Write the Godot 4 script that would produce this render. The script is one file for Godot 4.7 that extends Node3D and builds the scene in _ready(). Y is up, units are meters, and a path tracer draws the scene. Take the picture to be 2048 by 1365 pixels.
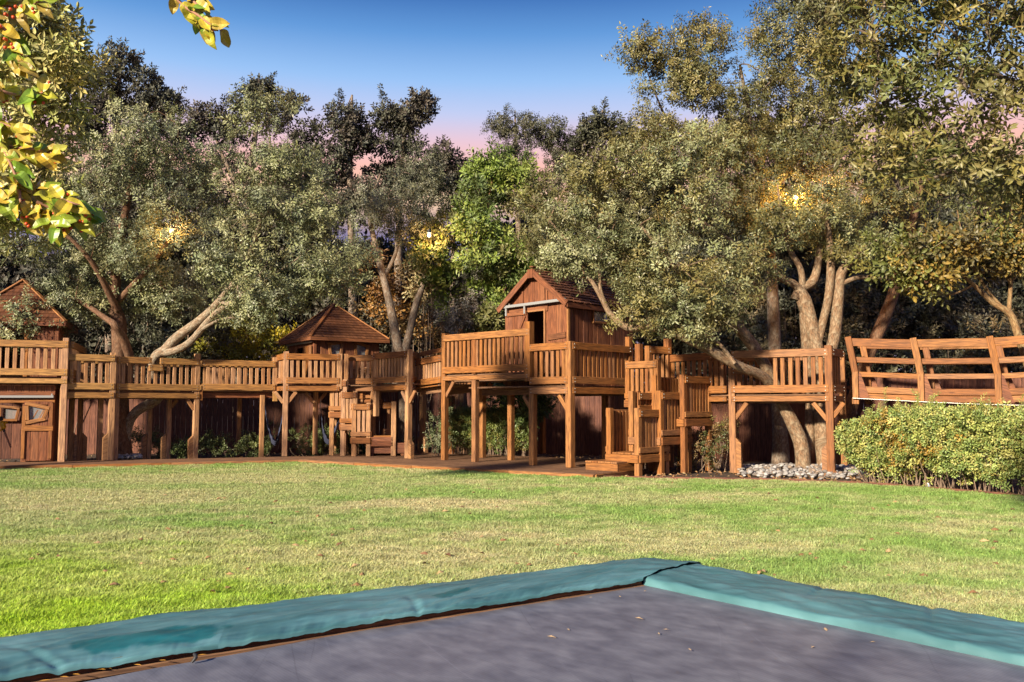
extends Node3D
# A garden at dusk: a timber play structure of decks, playhouses, stairs and a bridge between oaks, a lawn and a trampoline.

const F := 1800.0        # focal length in pixels of the 2048 x 1365 photograph
const HORIZON := 815.0
const EYE := 1.31
const UP := Vector3.UP
var tilt := atan((HORIZON - 682.5) / F)
var M := {}
var cache := {}
var used := {}
var R := RandomNumberGenerator.new()

# ---------------------------------------------------------------- surveying: where a pixel of the photograph lies in the garden
func ray(px: float, py: float) -> Vector3:
	var v := (682.5 - py) / F
	return Vector3((px - 1024.0) / F, v * cos(tilt) + sin(tilt), -(cos(tilt) - v * sin(tilt)))

func at(px: float, py: float, z: float) -> Vector3:      # the point at depth z
	var r := ray(px, py)
	return Vector3(0, EYE, 0) + r * (z / -r.z)

func gp(px: float, py: float, h := 0.0) -> Vector3:      # the point at height h
	var r := ray(px, py)
	return Vector3(0, EYE, 0) + r * ((h - EYE) / r.y)

func hy(py: float, z: float) -> float:
	return at(1024, py, z).y

func hit(p: Vector3, d: Vector3, px: float) -> float:     # how far along d from p the column px lies
	var u := (px - 1024.0) / F
	return (u * -p.z - p.x) / (d.x + u * d.z)

func onwall(p: Vector3, d: Vector3, px: float, py: float) -> Vector3:
	var q := p + d * hit(p, d, px)
	q.y = hy(py, -q.z)
	return q

func flat(v: Vector3, y := 0.0) -> Vector3:
	return Vector3(v.x, y, v.z)

# ---------------------------------------------------------------- objects
func numbered(called: String) -> String:
	var n: int = used.get(called, 0)
	used[called] = n + 1
	return called if n == 0 else "%s_%03d" % [called, n]

func thing(called: String, label: String, category: String, where: Vector3, group := "") -> Node3D:
	var o := Node3D.new()
	o.name = numbered(called)
	o.position = where
	o.set_meta("label", label)
	o.set_meta("category", category)
	if group:
		o.set_meta("group", group)
	add_child(o)
	return o

func put(parent: Node3D, called: String, mesh: Mesh, mat: Material, xf: Transform3D) -> MeshInstance3D:
	var o := MeshInstance3D.new()
	o.name = called
	o.mesh = mesh
	o.material_override = mat
	if parent != self:
		var chain := parent.transform
		var q := parent.get_parent()
		while q != self and q is Node3D:
			chain = (q as Node3D).transform * chain
			q = q.get_parent()
		o.transform = chain.affine_inverse() * xf
	else:
		o.transform = xf
	parent.add_child(o, true)
	return o

func structure(called: String, mesh: Mesh, mat: Material, label: String, category: String) -> MeshInstance3D:
	var o := put(self, numbered(called), mesh, mat, Transform3D.IDENTITY)
	o.set_meta("kind", "structure")
	o.set_meta("label", label)
	o.set_meta("category", category)
	return o

# ---------------------------------------------------------------- boards
func box_mesh(sx: float, sy: float, sz: float) -> ArrayMesh:
	sx = snappedf(sx, 0.02) if sx > 0.3 else snappedf(sx, 0.005)
	sy = snappedf(sy, 0.005); sz = snappedf(sz, 0.005)
	var variant := R.randi() % 4
	var key := "%.3f %.3f %.3f %d" % [sx, sy, sz, variant]
	if cache.has(key):
		return cache[key]
	var h := Vector3(sx, sy, sz) / 2
	var c: float = minf(0.006, minf(h.x, minf(h.y, h.z)) * 0.3)
	var st := SurfaceTool.new()
	st.begin(Mesh.PRIMITIVE_TRIANGLES)
	var ou := variant * 0.37 + sx * 1.7
	var ov := variant * 0.23 + sy * 3.1
	var vert := func(p: Vector3, n: Vector3) -> void:
		st.set_normal(n)
		var uv := Vector2(p.x, p.y)
		if absf(n.y) > 0.8: uv = Vector2(p.x, p.z + 0.31)
		elif absf(n.x) > 0.8: uv = Vector2(p.z * 0.25 + 0.5, p.y)
		st.set_uv(Vector2(uv.x * 0.6 + ou, uv.y * 2.4 + ov))
		st.add_vertex(p)
	var corner := func(s: Vector3, axis: int) -> Vector3:
		var q := s * (h - Vector3(c, c, c))
		q[axis] = s[axis] * h[axis]
		return q
	var tri := func(p: Vector3, q: Vector3, r: Vector3, n: Vector3) -> void:
		if (q - p).cross(r - p).dot(n) > 0:
			vert.call(p, n); vert.call(r, n); vert.call(q, n)
		else:
			vert.call(p, n); vert.call(q, n); vert.call(r, n)
	for axis in 3:
		var a1 := (axis + 1) % 3
		var a2 := (axis + 2) % 3
		for s in [-1.0, 1.0]:
			var n := Vector3.ZERO
			n[axis] = s
			var q := []
			for k in [[-1, -1], [1, -1], [1, 1], [-1, 1]]:
				var e := Vector3.ZERO
				e[axis] = s; e[a1] = k[0]; e[a2] = k[1]
				q.append(corner.call(e, axis))
			tri.call(q[0], q[1], q[2], n); tri.call(q[0], q[2], q[3], n)
		for s in [[-1, -1], [1, -1], [1, 1], [-1, 1]]:   # the chamfers that run along this axis
			var e0 := Vector3.ZERO
			e0[axis] = -1; e0[a1] = s[0]; e0[a2] = s[1]
			var e1 := e0
			e1[axis] = 1
			var n := Vector3.ZERO
			n[a1] = s[0]; n[a2] = s[1]
			n = n.normalized()
			tri.call(corner.call(e0, a1), corner.call(e1, a1), corner.call(e1, a2), n)
			tri.call(corner.call(e0, a1), corner.call(e1, a2), corner.call(e0, a2), n)
	cache[key] = st.commit()
	return cache[key]

func brd(parent: Node3D, called: String, a: Vector3, b: Vector3, w: float, t: float, face: Vector3, mat: Variant) -> MeshInstance3D:
	var x := (b - a).normalized()
	var z := (face - x * face.dot(x)).normalized()
	var m: Material = mat[R.randi() % mat.size()] if mat is Array else mat
	return put(parent, called, box_mesh((b - a).length(), w, t), m, Transform3D(Basis(x, z.cross(x), z), (a + b) / 2))

func post(parent: Node3D, p: Vector3, y0: float, y1: float, s: float, face: Vector3, mat: Variant, called := "post") -> MeshInstance3D:
	return brd(parent, called, flat(p, y0), flat(p, y1), s, s, face, mat)

func bolts(parent: Node3D, spots: Array, face: Vector3) -> void:
	if not cache.has("bolt"):
		var c := CylinderMesh.new()
		c.top_radius = 0.008; c.bottom_radius = 0.011; c.height = 0.012; c.radial_segments = 7; c.rings = 1
		cache["bolt"] = c
	for p in spots:
		var y := face.normalized()
		put(parent, "bolt", cache["bolt"], M.steel, Transform3D(Basis(UP.cross(y).normalized(), y, UP.cross(y).normalized().cross(y)), p))

# slab with four top corners and a thickness below
func slab_into(st: SurfaceTool, q: Array, t: float) -> void:
	var n: Vector3 = (q[1] - q[0]).cross(q[3] - q[0]).normalized()
	var lo := []
	for p in q: lo.append(p - n * t)
	var ux: Vector3 = (q[1] - q[0]).normalized()
	var off := R.randf() * 3.0
	var quad := func(a: Vector3, b: Vector3, c: Vector3, d: Vector3, nn: Vector3) -> void:
		for p in [a, c, b, a, d, c]:
			st.set_normal(nn)
			st.set_uv(Vector2(ux.dot(p) * 0.6 + off, (p.y * 1.3 + p.z) * 1.6 + off))
			st.add_vertex(p)
	quad.call(q[0], q[1], q[2], q[3], n)
	quad.call(lo[3], lo[2], lo[1], lo[0], -n)
	for k in 4:
		var e: Vector3 = q[(k + 1) % 4] - q[k]
		quad.call(q[k], lo[k], lo[(k + 1) % 4], q[(k + 1) % 4], e.cross(n).normalized())

func slab(parent: Node3D, called: String, q: Array, t: float, mat: Variant) -> MeshInstance3D:
	var st := SurfaceTool.new()
	st.begin(Mesh.PRIMITIVE_TRIANGLES)
	var o: Vector3 = q[0]
	var l := []
	for p in q: l.append(p - o)
	slab_into(st, l, t)
	var m: Material = mat[R.randi() % mat.size()] if mat is Array else mat
	return put(parent, called, st.commit(), m, Transform3D(Basis(), o))

# ---------------------------------------------------------------- tubes
func tube(st: SurfaceTool, pts: Array, rad: Array, sides := 8, sub := 4, wobble := 0.0, twist := 0.0) -> void:
	var P := []
	var Q := []
	for i in pts.size() - 1:
		var p0: Vector3 = pts[maxi(i - 1, 0)]; var p1: Vector3 = pts[i]; var p2: Vector3 = pts[i + 1]; var p3: Vector3 = pts[mini(i + 2, pts.size() - 1)]
		for k in sub:
			var t := float(k) / sub
			P.append(p1.cubic_interpolate(p2, p0, p3, t))
			Q.append(lerpf(rad[i], rad[i + 1], t))
	P.append(pts[-1]); Q.append(rad[-1])
	var side := Vector3.RIGHT
	var along := 0.0
	var rings := []
	var ph := R.randf() * 10.0
	for i in P.size():
		var d: Vector3 = (P[mini(i + 1, P.size() - 1)] - P[maxi(i - 1, 0)]).normalized()
		if i == 0: side = d.cross(Vector3(0.31, 0.2, 0.93)).normalized()
		side = (side - d * side.dot(d)).normalized()
		var other := d.cross(side)
		if i > 0: along += (P[i] - P[i - 1]).length()
		var ring := []
		for k in sides + 1:
			var a := TAU * k / sides
			var r: float = Q[i] * (1.0 + wobble * (sin(a * 2 + ph + along * 1.3) * 0.5 + sin(a * 3 - along * 2.1 + ph) * 0.4 + sin(along * 4.0 + ph * 2) * 0.35))
			var n := side * cos(a) + other * sin(a)
			ring.append([P[i] + n * r, n, Vector2(float(k) / sides * maxf(1.0, roundf(Q[i] * 9.0)), along * 0.8)])
		rings.append(ring)
	for i in rings.size() - 1:
		for k in sides:
			for v in [rings[i][k], rings[i + 1][k], rings[i][k + 1], rings[i][k + 1], rings[i + 1][k], rings[i + 1][k + 1]]:
				st.set_normal(v[1]); st.set_uv(v[2]); st.add_vertex(v[0])
	for k in range(1, sides - 1):   # the cut end
		var e: Array = rings[-1]
		for v in [e[0], e[k + 1], e[k]]:
			st.set_normal((P[-1] - P[-2]).normalized()); st.set_uv(v[2]); st.add_vertex(v[0])

func tube_mesh(pts: Array, rad: Array, sides := 8, sub := 4, wobble := 0.0) -> ArrayMesh:
	var st := SurfaceTool.new()
	st.begin(Mesh.PRIMITIVE_TRIANGLES)
	tube(st, pts, rad, sides, sub, wobble)
	return st.commit()

# ---------------------------------------------------------------- leaves
# one leaf into plain arrays: base b, direction d, face normal n
func leaf_into(v: PackedVector3Array, c: PackedColorArray, b: Vector3, d: Vector3, n: Vector3, l: float, w: float, col: Color, fold := 0.25) -> void:
	d = d.normalized()
	var s := d.cross(n).normalized()
	n = s.cross(d)
	var mid := b + d * l * 0.5 - n * w * fold
	var tip := b + d * l - n * l * 0.12
	var e1 := b + d * l * 0.30 + s * w * 0.44; var e2 := b + d * l * 0.66 + s * w * 0.40 - n * l * 0.03
	var f1 := b + d * l * 0.30 - s * w * 0.44; var f2 := b + d * l * 0.66 - s * w * 0.40 - n * l * 0.03
	for p in [b, e1, mid, e1, e2, mid, e2, tip, mid, tip, f2, mid, f2, f1, mid, f1, b, mid]:
		v.append(p); c.append(col)

func arrays(v: PackedVector3Array, c: PackedColorArray) -> ArrayMesh:
	var a := []
	a.resize(Mesh.ARRAY_MAX)
	a[Mesh.ARRAY_VERTEX] = v
	a[Mesh.ARRAY_COLOR] = c
	var m := ArrayMesh.new()
	m.add_surface_from_arrays(Mesh.PRIMITIVE_TRIANGLES, a)
	return m

# a twig along +y with leaves round it
func twig(length: float, n: int, l: float, w: float, spread: float, rnd: RandomNumberGenerator) -> ArrayMesh:
	var v := PackedVector3Array()
	var c := PackedColorArray()
	var stem := Color(0.9, 0.72, 0.6)
	var bend := Vector3(rnd.randf_range(-0.2, 0.2), 0, rnd.randf_range(-0.2, 0.2)) * length
	var path := func(t: float) -> Vector3: return Vector3(0, length * t, 0) + bend * t * t
	for k in 3:
		var a: Vector3 = path.call(k / 3.0); var b: Vector3 = path.call((k + 1) / 3.0)
		var r := 0.004 * (1.0 - k * 0.25)
		for j in 3:
			var p := Vector3(cos(TAU * j / 3), 0, sin(TAU * j / 3)) * r
			var q := Vector3(cos(TAU * (j + 1) / 3), 0, sin(TAU * (j + 1) / 3)) * r
			for x in [a + p, b + p, a + q, b + p, b + q, a + q]:
				v.append(x); c.append(stem)
	for i in n:
		var t := 0.12 + 0.88 * (i + rnd.randf()) / n
		var a := i * 2.4 + rnd.randf_range(-0.5, 0.5)
		var out := Vector3(cos(a), 0, sin(a))
		var p: Vector3 = path.call(t)
		p += out * rnd.randf() * spread * length * (1.1 - t * 0.6)
		var d := out * rnd.randf_range(0.5, 1.0) + Vector3(0, rnd.randf_range(0.0, 0.9), 0)
		var nn := Vector3(rnd.randf_range(-0.6, 0.6), 1, rnd.randf_range(-0.6, 0.6))
		var g := rnd.randf_range(0.75, 1.25)
		leaf_into(v, c, p, d, nn, l * rnd.randf_range(0.7, 1.2), w * rnd.randf_range(0.75, 1.2), Color(g * rnd.randf_range(0.94, 1.1), g, g * rnd.randf_range(0.8, 1.15)))
	return arrays(v, c)

func multi(parent: Node3D, called: String, mesh: Mesh, mat: Material, xfs: Array, cols: Array, stuff := false) -> MultiMeshInstance3D:
	var mm := MultiMesh.new()
	mm.transform_format = MultiMesh.TRANSFORM_3D
	mm.use_colors = true
	mm.mesh = mesh
	var buf := PackedFloat32Array()
	buf.resize(xfs.size() * 16)
	var k := 0
	for i in xfs.size():
		var t: Transform3D = xfs[i]
		var c: Color = cols[i]
		buf[k] = t.basis.x.x; buf[k + 1] = t.basis.y.x; buf[k + 2] = t.basis.z.x; buf[k + 3] = t.origin.x
		buf[k + 4] = t.basis.x.y; buf[k + 5] = t.basis.y.y; buf[k + 6] = t.basis.z.y; buf[k + 7] = t.origin.y
		buf[k + 8] = t.basis.x.z; buf[k + 9] = t.basis.y.z; buf[k + 10] = t.basis.z.z; buf[k + 11] = t.origin.z
		buf[k + 12] = c.r; buf[k + 13] = c.g; buf[k + 14] = c.b; buf[k + 15] = 1.0
		k += 16
	mm.instance_count = xfs.size()
	mm.buffer = buf
	var o := MultiMeshInstance3D.new()
	o.name = called
	o.multimesh = mm
	o.material_override = mat
	parent.add_child(o, true)
	if stuff: o.set_meta("kind", "stuff")
	return o

func any_dir() -> Vector3:
	var y := R.randf_range(-1, 1)
	var a := R.randf() * TAU
	var s := sqrt(1 - y * y)
	return Vector3(cos(a) * s, y, sin(a) * s)

func aim(d: Vector3, p: Vector3, s: float) -> Transform3D:
	var y := d.normalized()
	var x := y.cross(Vector3(0.37, 0.11, 0.92) if absf(y.z) < 0.9 else Vector3.RIGHT).normalized()
	return Transform3D(Basis(x, y, x.cross(y)).rotated(y, R.randf() * TAU).scaled(Vector3(s, s, s)), p)

# crowns: blobs are [px, py, depth, rx, ry] in photograph pixels and metres, each filled with clumps of twigs that hang on branches from the limbs
func fill(base: Vector3, blobs: Array, tints: Array, dens: float, nodes: Array, st: SurfaceTool, xfs: Array, cols: Array, clump := 0.34, reach := 1.0, hang := 0.0) -> void:
	for b in blobs:
		var z: float = b[2]
		var c := at(b[0], b[1], z)
		var rx: float = b[3] * z / F
		var ry: float = b[4] * z / F
		var rz: float = b[5] if b.size() > 5 else minf(rx, 1.5)
		var vol := 4.19 * rx * ry * rz
		var n := int(clampf(vol * 2.6 * dens, 5, 70))
		for i in n:
			var d := any_dir()
			var p := c + d * pow(R.randf(), 0.45) * Vector3(rx, ry, rz)
			if nodes.size() and st:
				var best: Vector3 = nodes[0]
				var bd := 1e9
				for q in nodes:
					var dd: float = (q as Vector3).distance_squared_to(p)
					if q.y > p.y: dd *= 1.6
					if dd < bd: bd = dd; best = q
				if bd < 16.0 * reach:
					var mid := best.lerp(p, 0.5) + any_dir() * 0.12 * sqrt(bd) + UP * 0.08 * sqrt(bd)
					var r := clampf(0.012 + 0.007 * sqrt(bd), 0.01, 0.03)
					tube(st, [best - base, mid - base, p - base], [r, r * 0.7, 0.005], 4, 2)
					if nodes.size() < 160: nodes.append(p); nodes.append(mid)
			var tint: Color = tints[R.randi() % tints.size()]
			var g := R.randf_range(0.8, 1.18)
			var spread := clump * R.randf_range(0.7, 1.35)
			var m := int(24 * spread / 0.34 * R.randf_range(0.8, 1.2))
			for k in m:
				var e := any_dir() * spread * pow(R.randf(), 0.5) * Vector3(1.15, 0.8, 1.15)
				var out := (e / spread * 0.9 + (p + e - c).normalized() * 0.7 + any_dir() * 0.55 + Vector3(0, 0.35 - hang, 0))
				xfs.append(aim(out, p + e - base, R.randf_range(0.75, 1.3)))
				var t := g * R.randf_range(0.8, 1.2)
				cols.append(Color(tint.r * t * R.randf_range(0.94, 1.06), tint.g * t, tint.b * t))
		# long shoots that break the outline
		for i in int(n * 0.35):
			var d := any_dir()
			d.y = absf(d.y) + 0.15
			var p := c + d.normalized() * Vector3(rx, ry, rz) * R.randf_range(0.85, 1.0)
			var out := (d + UP * 0.5 + any_dir() * 0.4).normalized()
			var tint: Color = tints[R.randi() % tints.size()]
			var l := R.randf_range(0.2, 0.55)
			for k in 6:
				var q := p + out * l * k / 6.0 + any_dir() * 0.03
				xfs.append(aim(out + any_dir() * 0.6, q - base, R.randf_range(0.6, 1.0)))
				cols.append(tint * R.randf_range(0.8, 1.2))

# a tree: limbs are polylines of [px, py, depth, width in px]
func tree(called: String, label: String, category: String, limbs: Array, blobs: Array, kind: String, tints: Array, dens := 1.0, bark := "bark", group := "", clump := 0.34) -> Node3D:
	var first: Array = limbs[0][0]
	var base := flat(at(first[0], first[1], first[2]))
	var o := thing(called, label, category, base, group)
	var nodes := []
	var st := SurfaceTool.new()
	st.begin(Mesh.PRIMITIVE_TRIANGLES)
	var trunk_st := st
	for limb in limbs:
		var pts := []
		var rad := []
		for q in limb:
			var p := at(q[0], q[1], q[2])
			pts.append(p - base)
			rad.append(q[3] * 0.5 * q[2] / F)
		if limb == limbs[0]:
			var p0: Vector3 = pts[0]
			if p0.y > -0.05:
				pts.insert(0, Vector3(p0.x, -0.1, p0.z)); rad.insert(0, rad[0] * 1.25)
		tube(trunk_st, pts, rad, 12, 5, 0.06)
		for k in range(pts.size() / 2, pts.size()):
			nodes.append(pts[k] + base)
	put(o, "trunk", trunk_st.commit(), M[bark], Transform3D(Basis(), base))
	var bs := SurfaceTool.new()
	bs.begin(Mesh.PRIMITIVE_TRIANGLES)
	var xfs := []
	var cols := []
	fill(base, blobs, tints, dens, nodes, bs, xfs, cols, clump, 2.0)
	put(o, "branches", bs.commit(), M[bark], Transform3D(Basis(), base))
	multi(o, "crown", M["twig_" + kind], M["leaf_" + kind], xfs, cols)
	return o

func bush(called: String, label: String, category: String, blobs: Array, kind: String, tints: Array, dens := 1.0, group := "", clump := 0.26, stems := 5) -> Node3D:
	var b0: Array = blobs[0]
	var base := flat(at(b0[0], b0[1], b0[2]))
	var o := thing(called, label, category, base, group)
	var nodes := []
	var bs := SurfaceTool.new()
	bs.begin(Mesh.PRIMITIVE_TRIANGLES)
	for b in blobs:
		var c := at(b[0], b[1], b[2])
		var rx: float = b[3] * b[2] / F
		for k in stems:
			var foot := flat(c) + Vector3(R.randf_range(-0.45, 0.45) * rx, -0.05, R.randf_range(-0.25, 0.25))
			var p := c + Vector3(R.randf_range(-0.8, 0.8) * rx, R.randf_range(-0.3, 0.4) * b[4] * b[2] / F, R.randf_range(-0.3, 0.3))
			var r := R.randf_range(0.008, 0.016)
			tube(bs, [foot - base, foot.lerp(p, 0.5) + any_dir() * 0.08 - base, p - base], [r, r * 0.8, r * 0.4], 5, 3)
			nodes.append(p); nodes.append(foot.lerp(p, 0.6))
	var xfs := []
	var cols := []
	fill(base, blobs, tints, dens, nodes, bs, xfs, cols, clump)
	put(o, "stems", bs.commit(), M.bark_thin, Transform3D(Basis(), base))
	multi(o, "foliage", M["twig_" + kind], M["leaf_" + kind], xfs, cols)
	return o

# ---------------------------------------------------------------- materials
func picture(w: int, h: int, f: Callable) -> ImageTexture:
	var im := Image.create(w, h, false, Image.FORMAT_RGB8)
	for y in h:
		for x in w:
			im.set_pixel(x, y, f.call(x, y))
	return ImageTexture.create_from_image(im)

func noise(seed_: int, freq: float, oct := 4) -> FastNoiseLite:
	var n := FastNoiseLite.new()
	n.seed = seed_; n.frequency = freq; n.fractal_octaves = oct
	n.noise_type = FastNoiseLite.TYPE_SIMPLEX_SMOOTH
	return n

func mat(lin: Color, rough := 0.7, tex: Texture2D = null) -> StandardMaterial3D:
	var m := StandardMaterial3D.new()
	m.albedo_color = lin.linear_to_srgb()
	m.roughness = rough
	if tex: m.albedo_texture = tex
	return m

func leaf_mat(back: Color, rough := 0.5) -> StandardMaterial3D:
	var m := StandardMaterial3D.new()
	m.vertex_color_use_as_albedo = true
	m.roughness = rough
	m.cull_mode = BaseMaterial3D.CULL_DISABLED
	m.backlight_enabled = true
	m.backlight = back
	return m

func materials() -> void:
	# wood grain along u, with streaks, pores and a few knots
	var n1 := noise(3, 0.011, 3); var n2 := noise(5, 0.05, 2); var n3 := noise(8, 0.02, 3)
	var knots := []
	for k in 5: knots.append(Vector2(R.randf() * 512, R.randf() * 512))
	var hgt := Image.create(512, 512, false, Image.FORMAT_RGB8)
	var grain := picture(512, 512, func(x: int, y: int) -> Color:
		var bend := 0.0
		var knot := 0.0
		for k in knots:
			var dx: float = (x - k.x) / 22.0; var dy: float = (y - k.y) / 10.0
			var dd := dx * dx + dy * dy
			if dd < 12.0:
				bend += exp(-dd * 0.5) * 14.0 * signf(dy)
				knot += exp(-dd * 2.4)
		var yy := y + bend
		var ring := sin(yy * 0.16 + n1.get_noise_2d(x * 0.5, yy * 2.0) * 7.0)
		var streak := n2.get_noise_2d(x * 0.16, yy * 6.0)
		var blotch := n3.get_noise_2d(x * 0.35, y * 0.9)
		var g := 0.80 + ring * 0.07 + streak * 0.16 + blotch * 0.20 - knot * 0.45
		hgt.set_pixel(x, y, Color(0.5 + streak * 0.4 + ring * 0.1, 0, 0))
		return Color(clampf(g * 1.02, 0, 1), clampf(g * (1.0 - knot * 0.1), 0, 1), clampf(g * 0.98 - blotch * 0.05, 0, 1)))
	var relief := ImageTexture.create_from_image(hgt)
	var wood := func(c: Color, rough := 0.62) -> StandardMaterial3D:
		var m := mat(c, rough, grain)
		m.heightmap_enabled = true
		m.heightmap_texture = relief
		m.heightmap_scale = 0.12
		m.metallic_specular = 0.4
		return m
	M.cedar = [wood.call(Color(0.52, 0.285, 0.135)), wood.call(Color(0.57, 0.33, 0.175)), wood.call(Color(0.47, 0.245, 0.115)), wood.call(Color(0.54, 0.315, 0.185))]  # this and the handrail timber are paled for stronger light on the left
	M.rail = [wood.call(Color(0.52, 0.285, 0.10)), wood.call(Color(0.57, 0.325, 0.12)), wood.call(Color(0.47, 0.245, 0.085))]
	M.amber = [wood.call(Color(0.37, 0.16, 0.05)), wood.call(Color(0.43, 0.20, 0.072)), wood.call(Color(0.31, 0.122, 0.038)), wood.call(Color(0.39, 0.19, 0.085)), wood.call(Color(0.40, 0.165, 0.045))]
	M.redwood = [wood.call(Color(0.27, 0.10, 0.045)), wood.call(Color(0.30, 0.12, 0.055)), wood.call(Color(0.24, 0.085, 0.038)), wood.call(Color(0.28, 0.112, 0.06))]
	M.shingle = [wood.call(Color(0.20, 0.08, 0.036), 0.75), wood.call(Color(0.165, 0.064, 0.03), 0.75), wood.call(Color(0.24, 0.10, 0.045), 0.75)]
	M.floor = [wood.call(Color(0.27, 0.15, 0.085), 0.75), wood.call(Color(0.31, 0.175, 0.10), 0.75), wood.call(Color(0.23, 0.125, 0.07), 0.75)]
	M.fence = [wood.call(Color(0.20, 0.088, 0.062), 0.8), wood.call(Color(0.24, 0.105, 0.072), 0.8), wood.call(Color(0.165, 0.072, 0.054), 0.8), wood.call(Color(0.215, 0.098, 0.068), 0.8)]
	M.dark_in = mat(Color(0.03, 0.02, 0.016), 0.9)
	M.steel = mat(Color(0.42, 0.41, 0.38), 0.4); M.steel.metallic = 0.7
	M.steel_white = mat(Color(0.31, 0.32, 0.33), 0.45); M.steel_white.metallic = 0.25
	M.black = mat(Color(0.02, 0.02, 0.022), 0.55)
	M.yellow = mat(Color(0.62, 0.36, 0.015), 0.4)
	M.glass = mat(Color(0.75, 0.8, 0.85), 0.03); M.glass.albedo_color.a = 0.14
	M.glass.transparency = BaseMaterial3D.TRANSPARENCY_ALPHA

	# bark: ridges along the stem
	var b1 := noise(11, 0.03, 4); var b2 := noise(12, 0.012, 3)
	var bark_h := Image.create(256, 512, false, Image.FORMAT_RGB8)
	var bark := picture(256, 512, func(x: int, y: int) -> Color:
		var a := TAU * x / 256.0
		var r := b1.get_noise_3d(cos(a) * 60.0, sin(a) * 60.0, y * 0.42)
		var p := b2.get_noise_3d(cos(a) * 50.0, sin(a) * 50.0, y * 0.6 + 90.0)
		var ridge := 1.0 - absf(r) * 2.2
		bark_h.set_pixel(x, y, Color(clampf(ridge * 0.5 + 0.3 + r * 0.4, 0, 1), 0, 0))
		var g := 0.70 + r * 0.30 + p * 0.12
		return Color(clampf(g, 0, 1), clampf(g * (0.96 + p * 0.12), 0, 1), clampf(g * (0.92 + p * 0.2), 0, 1)))
	for pair in [["bark", Color(0.40, 0.33, 0.27)], ["bark_brown", Color(0.30, 0.17, 0.10)], ["bark_pale", Color(0.52, 0.44, 0.34)], ["bark_gold", Color(0.52, 0.36, 0.18)], ["bark_warm", Color(0.46, 0.34, 0.225)]]:
		var m := mat(pair[1], 0.85, bark)
		m.heightmap_enabled = true
		m.heightmap_texture = ImageTexture.create_from_image(bark_h)
		m.heightmap_scale = 0.6
		m.uv1_scale = Vector3(2, 2.2, 1)
		M[pair[0]] = m
	M.bark_thin = mat(Color(0.20, 0.14, 0.10), 0.85)

	# leaves
	var rnd := RandomNumberGenerator.new()
	rnd.seed = 77
	M.leaf_oak = leaf_mat(Color(0.25, 0.27, 0.12), 0.42); M.twig_oak = twig(0.26, 20, 0.070, 0.034, 0.35, rnd)
	M.leaf_dark = leaf_mat(Color(0.2, 0.2, 0.1), 0.55); M.twig_dark = twig(0.30, 16, 0.105, 0.062, 0.35, rnd)
	M.leaf_green = leaf_mat(Color(0.4, 0.5, 0.12), 0.5); M.twig_green = twig(0.32, 16, 0.115, 0.052, 0.35, rnd)
	M.leaf_long = leaf_mat(Color(0.3, 0.32, 0.1), 0.5); M.twig_long = twig(0.26, 15, 0.095, 0.034, 0.15, rnd)
	M.leaf_near = M.leaf_long; M.twig_near = twig(0.16, 14, 0.058, 0.022, 0.15, rnd)
	M.leaf_yellow = leaf_mat(Color(0.5, 0.42, 0.1), 0.5); M.twig_yellow = twig(0.30, 11, 0.095, 0.055, 0.4, rnd)
	M.leaf_hedge = leaf_mat(Color(0.4, 0.42, 0.12), 0.45); M.twig_hedge = twig(0.17, 18, 0.040, 0.023, 0.3, rnd)

	# ground
	var g1 := noise(21, 0.02, 4); var g2 := noise(22, 0.2, 2)
	M.soil = mat(Color(0.17, 0.115, 0.075), 0.95, picture(256, 256, func(x: int, y: int) -> Color:
		var v := 0.62 + g1.get_noise_2d(x, y) * 0.3 + g2.get_noise_2d(x, y) * 0.35
		return Color(clampf(v, 0, 1), clampf(v * 0.95, 0, 1), clampf(v * 0.9, 0, 1))))
	M.soil.uv1_triplanar = true; M.soil.uv1_world_triplanar = true; M.soil.uv1_scale = Vector3(0.7, 0.7, 0.7)
	M.thatch = mat(Color(0.15, 0.16, 0.06), 0.95, M.soil.albedo_texture)
	M.thatch.uv1_triplanar = true; M.thatch.uv1_world_triplanar = true; M.thatch.uv1_scale = Vector3(1.3, 1.3, 1.3)
	M.grass = leaf_mat(Color(0.5, 0.55, 0.25), 0.6)
	M.stone = mat(Color(1, 1, 1), 0.75); M.stone.vertex_color_use_as_albedo = true

	# trampoline: faded vinyl pads, woven mat with dusty streaks
	var t1 := noise(31, 0.008, 4); var t2 := noise(32, 0.05, 3)
	M.vinyl = mat(Color(0.175, 0.40, 0.455), 0.48, picture(512, 512, func(x: int, y: int) -> Color:
		var f := t1.get_noise_2d(x * 0.7, y * 2.2) * 0.5 + t2.get_noise_2d(x * 0.4, y * 1.6) * 0.2
		var v := 0.72 + f * 0.35
		return Color(clampf(v * 0.95 + f * 0.12, 0, 1), clampf(v, 0, 1), clampf(v * 0.99, 0, 1))))
	M.vinyl.vertex_color_use_as_albedo = true
	M.vinyl_wet = mat(Color(0.03, 0.19, 0.21), 0.15)
	M.vinyl_under = mat(Color(0.13, 0.13, 0.07), 0.7)
	M.mat_cloth = mat(Color(0.32, 0.335, 0.40), 0.5, picture(1024, 1024, func(x: int, y: int) -> Color:
		var f := t1.get_noise_2d(x * 1.5 + y * 0.5, y * 1.9 - x * 0.7) * 0.55 + t2.get_noise_2d(x * 0.35 + y * 0.2, y * 0.9) * 0.28
		var w := 0.03 * (((x / 2) % 2) + ((y / 2) % 2) - 1)
		var v := 0.70 + f * 0.25 + w
		return Color(clampf(v, 0, 1), clampf(v * 0.99, 0, 1), clampf(v * (1.0 - f * 0.05), 0, 1))))
	var im := (M.mat_cloth.albedo_texture as ImageTexture).get_image()
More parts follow.
